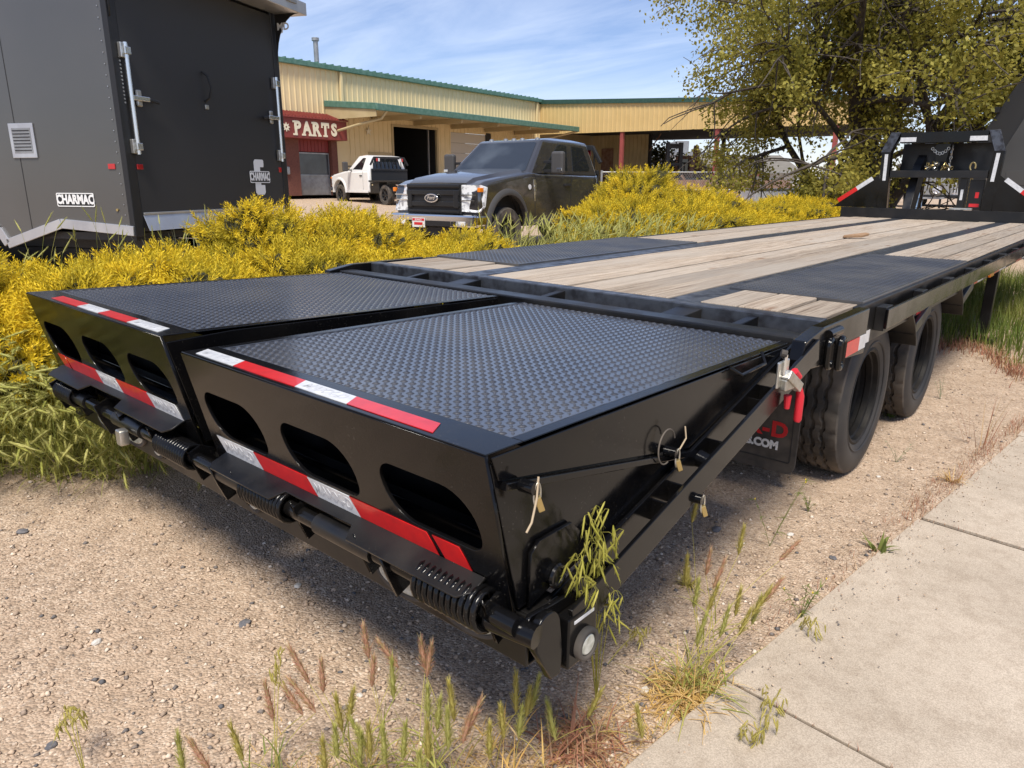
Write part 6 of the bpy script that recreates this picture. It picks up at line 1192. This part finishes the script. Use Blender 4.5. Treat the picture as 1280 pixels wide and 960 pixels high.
# small leafy weeds
def sprig(label, px, py, h, n, seed, m='weed_leaf', flower=None):
    r = np.random.default_rng(seed); B = ong(px, py); z0 = float(gsurf(B[0], B[1])); vg = Veg(); sv, sf = vg.g(('stem', m)); bv, bf = vg.g(('blade', m)); top = None
    for k in range(n):
        e = np.array([r.normal()*h*.3, r.normal()*h*.3, h*r.uniform(.6, 1.1)]); pts = curve((0, 0, 0), e, (0, 0, .02), 6); stem(sv, sf, pts, .0012, .0006)
        for j in range(9): blade(bv, bf, pts[r.integers(1, 6)], (r.normal(), r.normal(), .6), h*.16*r.uniform(.5, 1.2), .004, 1, r, 3)
        if flower and k < 3: hv, hf = vg.g(('flower', flower)); seed_head(hv, hf, pts[-1], (0, 0, 1), .008, .006, r, 8)
    root = empty('sprig_weed', (float(B[0]), float(B[1]), z0)); tag(root, label, 'weed'); NM['flower'] = 'flower'
    for k, (v, f) in vg.p.items(): npmesh(NM[k[0]], np.array(v), np.array(f), k[1], root)['kind'] = 'stuff'
mat('flower_yellow', (.75, .55, .03), .6)
sprig('thin green weed with tiny yellow flowers below the mud flap', 962, 682, .26, 3, 61, flower='flower_yellow')
sprig('low pale green weed beside the front tyre', 1010, 640, .07, 6, 62)
sprig('wiry weed with yellow buds rising over the sidewalk edge', 1000, 775, .16, 5, 63, flower='flower_yellow')
sprig('sparse grey weed on gravel beside the second tyre', 1120, 580, .10, 4, 64, 'sage')
sprig('tiny weed sprig at the slab joint by the far tyre', 1175, 500, .14, 4, 65, 'sage')
tuft('dock_weed', 'broadleaf green weed leaning over the slab joint', 'weed', float(ong(1098, 690)[0]), float(ong(1098, 690)[1]), 9, .10, .45, 'weed_leaf', .018, .9, 66)
tuft('grass_tuft', 'green grass tuft against the front tyre tread', 'weed', float(ong(1112, 523)[0]), float(ong(1112, 523)[1]), 14, .11, .5, 'grass_green', .008, .8, 67)
tuft('grass_tuft', 'thin dry upright stalks beside the sidewalk near the verge', 'weed', float(ong(1225, 560)[0]), float(ong(1225, 560)[1]), 16, .30, .35, 'straw_red', .0035, .2, 68)
tuft('grass_tuft', 'short green and tan tuft at the sidewalk joint', 'weed', float(ong(1190, 605)[0]), float(ong(1190, 605)[1]), 40, .09, .6, 'straw', .004, .9, 69)
tuft('grass_tuft', 'small olive tuft under the dovetail pin', 'weed', float(ong(860, 730)[0]), float(ong(860, 730)[1]), 40, .07, .5, 'seed_olive', .006, .9, 70)

# ---- trees
def tree(name, label, base, stems, leaves, leaf, spread, seed, m='tree_leaf', levels=3, sc=1., group=None, clumps=0):
    r = np.random.default_rng(seed); root = empty(name, base); tag(root, label, 'tree', group); mb = MB(); tips = []
    def grow(p, d, ln, rad, lev):
        n = 5; pts = [p]; d = d/np.linalg.norm(d)
        for i in range(n): d = d+r.normal(size=3)*.13+np.array([0, 0, .05 if lev < 2 else -.10]); d /= np.linalg.norm(d); pts.append(pts[-1]+d*ln/n)
        mb.tube(pts, list(np.linspace(rad, rad*.5, n+1)), 7 if lev < 2 else 4, cap=False)
        if lev >= levels: tips.extend(pts[1:]); return
        if lev == levels-1: tips.extend(pts[3:])
        for k in range(4 if lev else 5):
            q = pts[r.integers(2, n+1)]; dd = d*.6+r.normal(size=3)*.62; dd[2] += .05; grow(q, dd, ln*r.uniform(.5, .75), rad*.45, lev+1)
        grow(pts[-1], d, ln*.6, rad*.48, lev+1)
    for (d, ln, rad) in stems: grow(np.array([r.normal()*.2, r.normal()*.2, 0]), np.array(d, float), ln, rad, 0)
    mb.build('trunk', 'bark', root, smooth=True, angle=2)
    tips = np.array(tips)
    if clumps: tips = tips[r.choice(len(tips), min(clumps, len(tips)), replace=False)]
    idx = r.integers(0, len(tips), leaves); p = tips[idx]+r.normal(size=(leaves, 3))*spread*np.array([1, 1, .75]); p[:, 2] -= np.abs(r.normal(size=leaves))*spread*.5
    p = p[p[:, 2] > (1.1 if len(stems) > 5 else .2)]
    if len(stems) > 5: lat = p @ rv; p = p[~((lat > 1.5) & (p[:, 2] < 2.0+(lat-1.5)*.8))]
    n = len(p)
    LT = np.array([(0, 0, 0), (.32, .12, .45), (0, .1, 1), (-.32, .12, .45)]); LF = np.array([(0, 1, 2, 3)])
    d = r.normal(size=(n, 3)); d[:, 2] -= .5; R = dirs_to_R(d, r.uniform(0, 6.28, n), r.uniform(.6, 1.3, n)*leaf)
    scatter('crown', LT, LF, p, R, m, root); return root
tb = hd(1092, 262, 19)
rv = np.array([_cy, _sy, 0]); fv = np.array([-_sy, _cy, 0]); dir_ = lambda a, b, c: tuple(rv*a+fv*b+np.array([0, 0, c]))
tree('broadleaf_tree', 'large multi-stemmed olive-leaved tree behind the gooseneck', (float(tb[0]), float(tb[1]), .1),
     [(dir_(-.42, .1, 1), 4.2, .16), (dir_(-.2, -.3, 1.2), 4.4, .2), (dir_(.08, .3, 1.3), 4.6, .2), (dir_(.50, .0, 1), 4.6, .26), (dir_(.28, -.4, 1.1), 4.0, .15), (dir_(-.62, -.1, .95), 3.6, .12), (dir_(-.05, .1, 1.4), 4.6, .16)], 120000, .09, .26, 77, clumps=460)
tree('broadleaf_tree', 'young bright olive tree drooping over the small juniper', tuple(hd(1052, 255, 17)[:2])+(.1,), [(dir_(-.1, 0, 1), 1.0, .04), (dir_(.25, 0, 1), .9, .035), (dir_(-.35, .1, .9), .9, .03)], 11000, .085, .2, 78, levels=2, clumps=70)
tree('far_tree', 'far bare-looking tree beyond the shed posts', tuple(hd(822, 215, 60)[:2])+(.4,), [(dir_(0, 0, 1), 2.2, .12), (dir_(.3, 0, 1), 2.0, .1)], 3000, .25, .4, 79, m='far_tree', levels=2)
for i, (px, py, D, lab) in enumerate([(870, 200, 110, 'distant tree line clump over the white warehouse'), (935, 200, 120, 'distant tree clump above the barn roof'), (1180, 215, 90, 'distant tree clump behind the aluminium trailer')]):
    tree('far_tree', lab, tuple(hd(px, 225, D)[:2])+(.3,), [(dir_(0, 0, 1), 2.0, .2), (dir_(.5, 0, 1), 1.8, .15), (dir_(-.5, 0, 1), 1.8, .15)], 3500, .5, .9, 80+i, m='far_tree', levels=2)
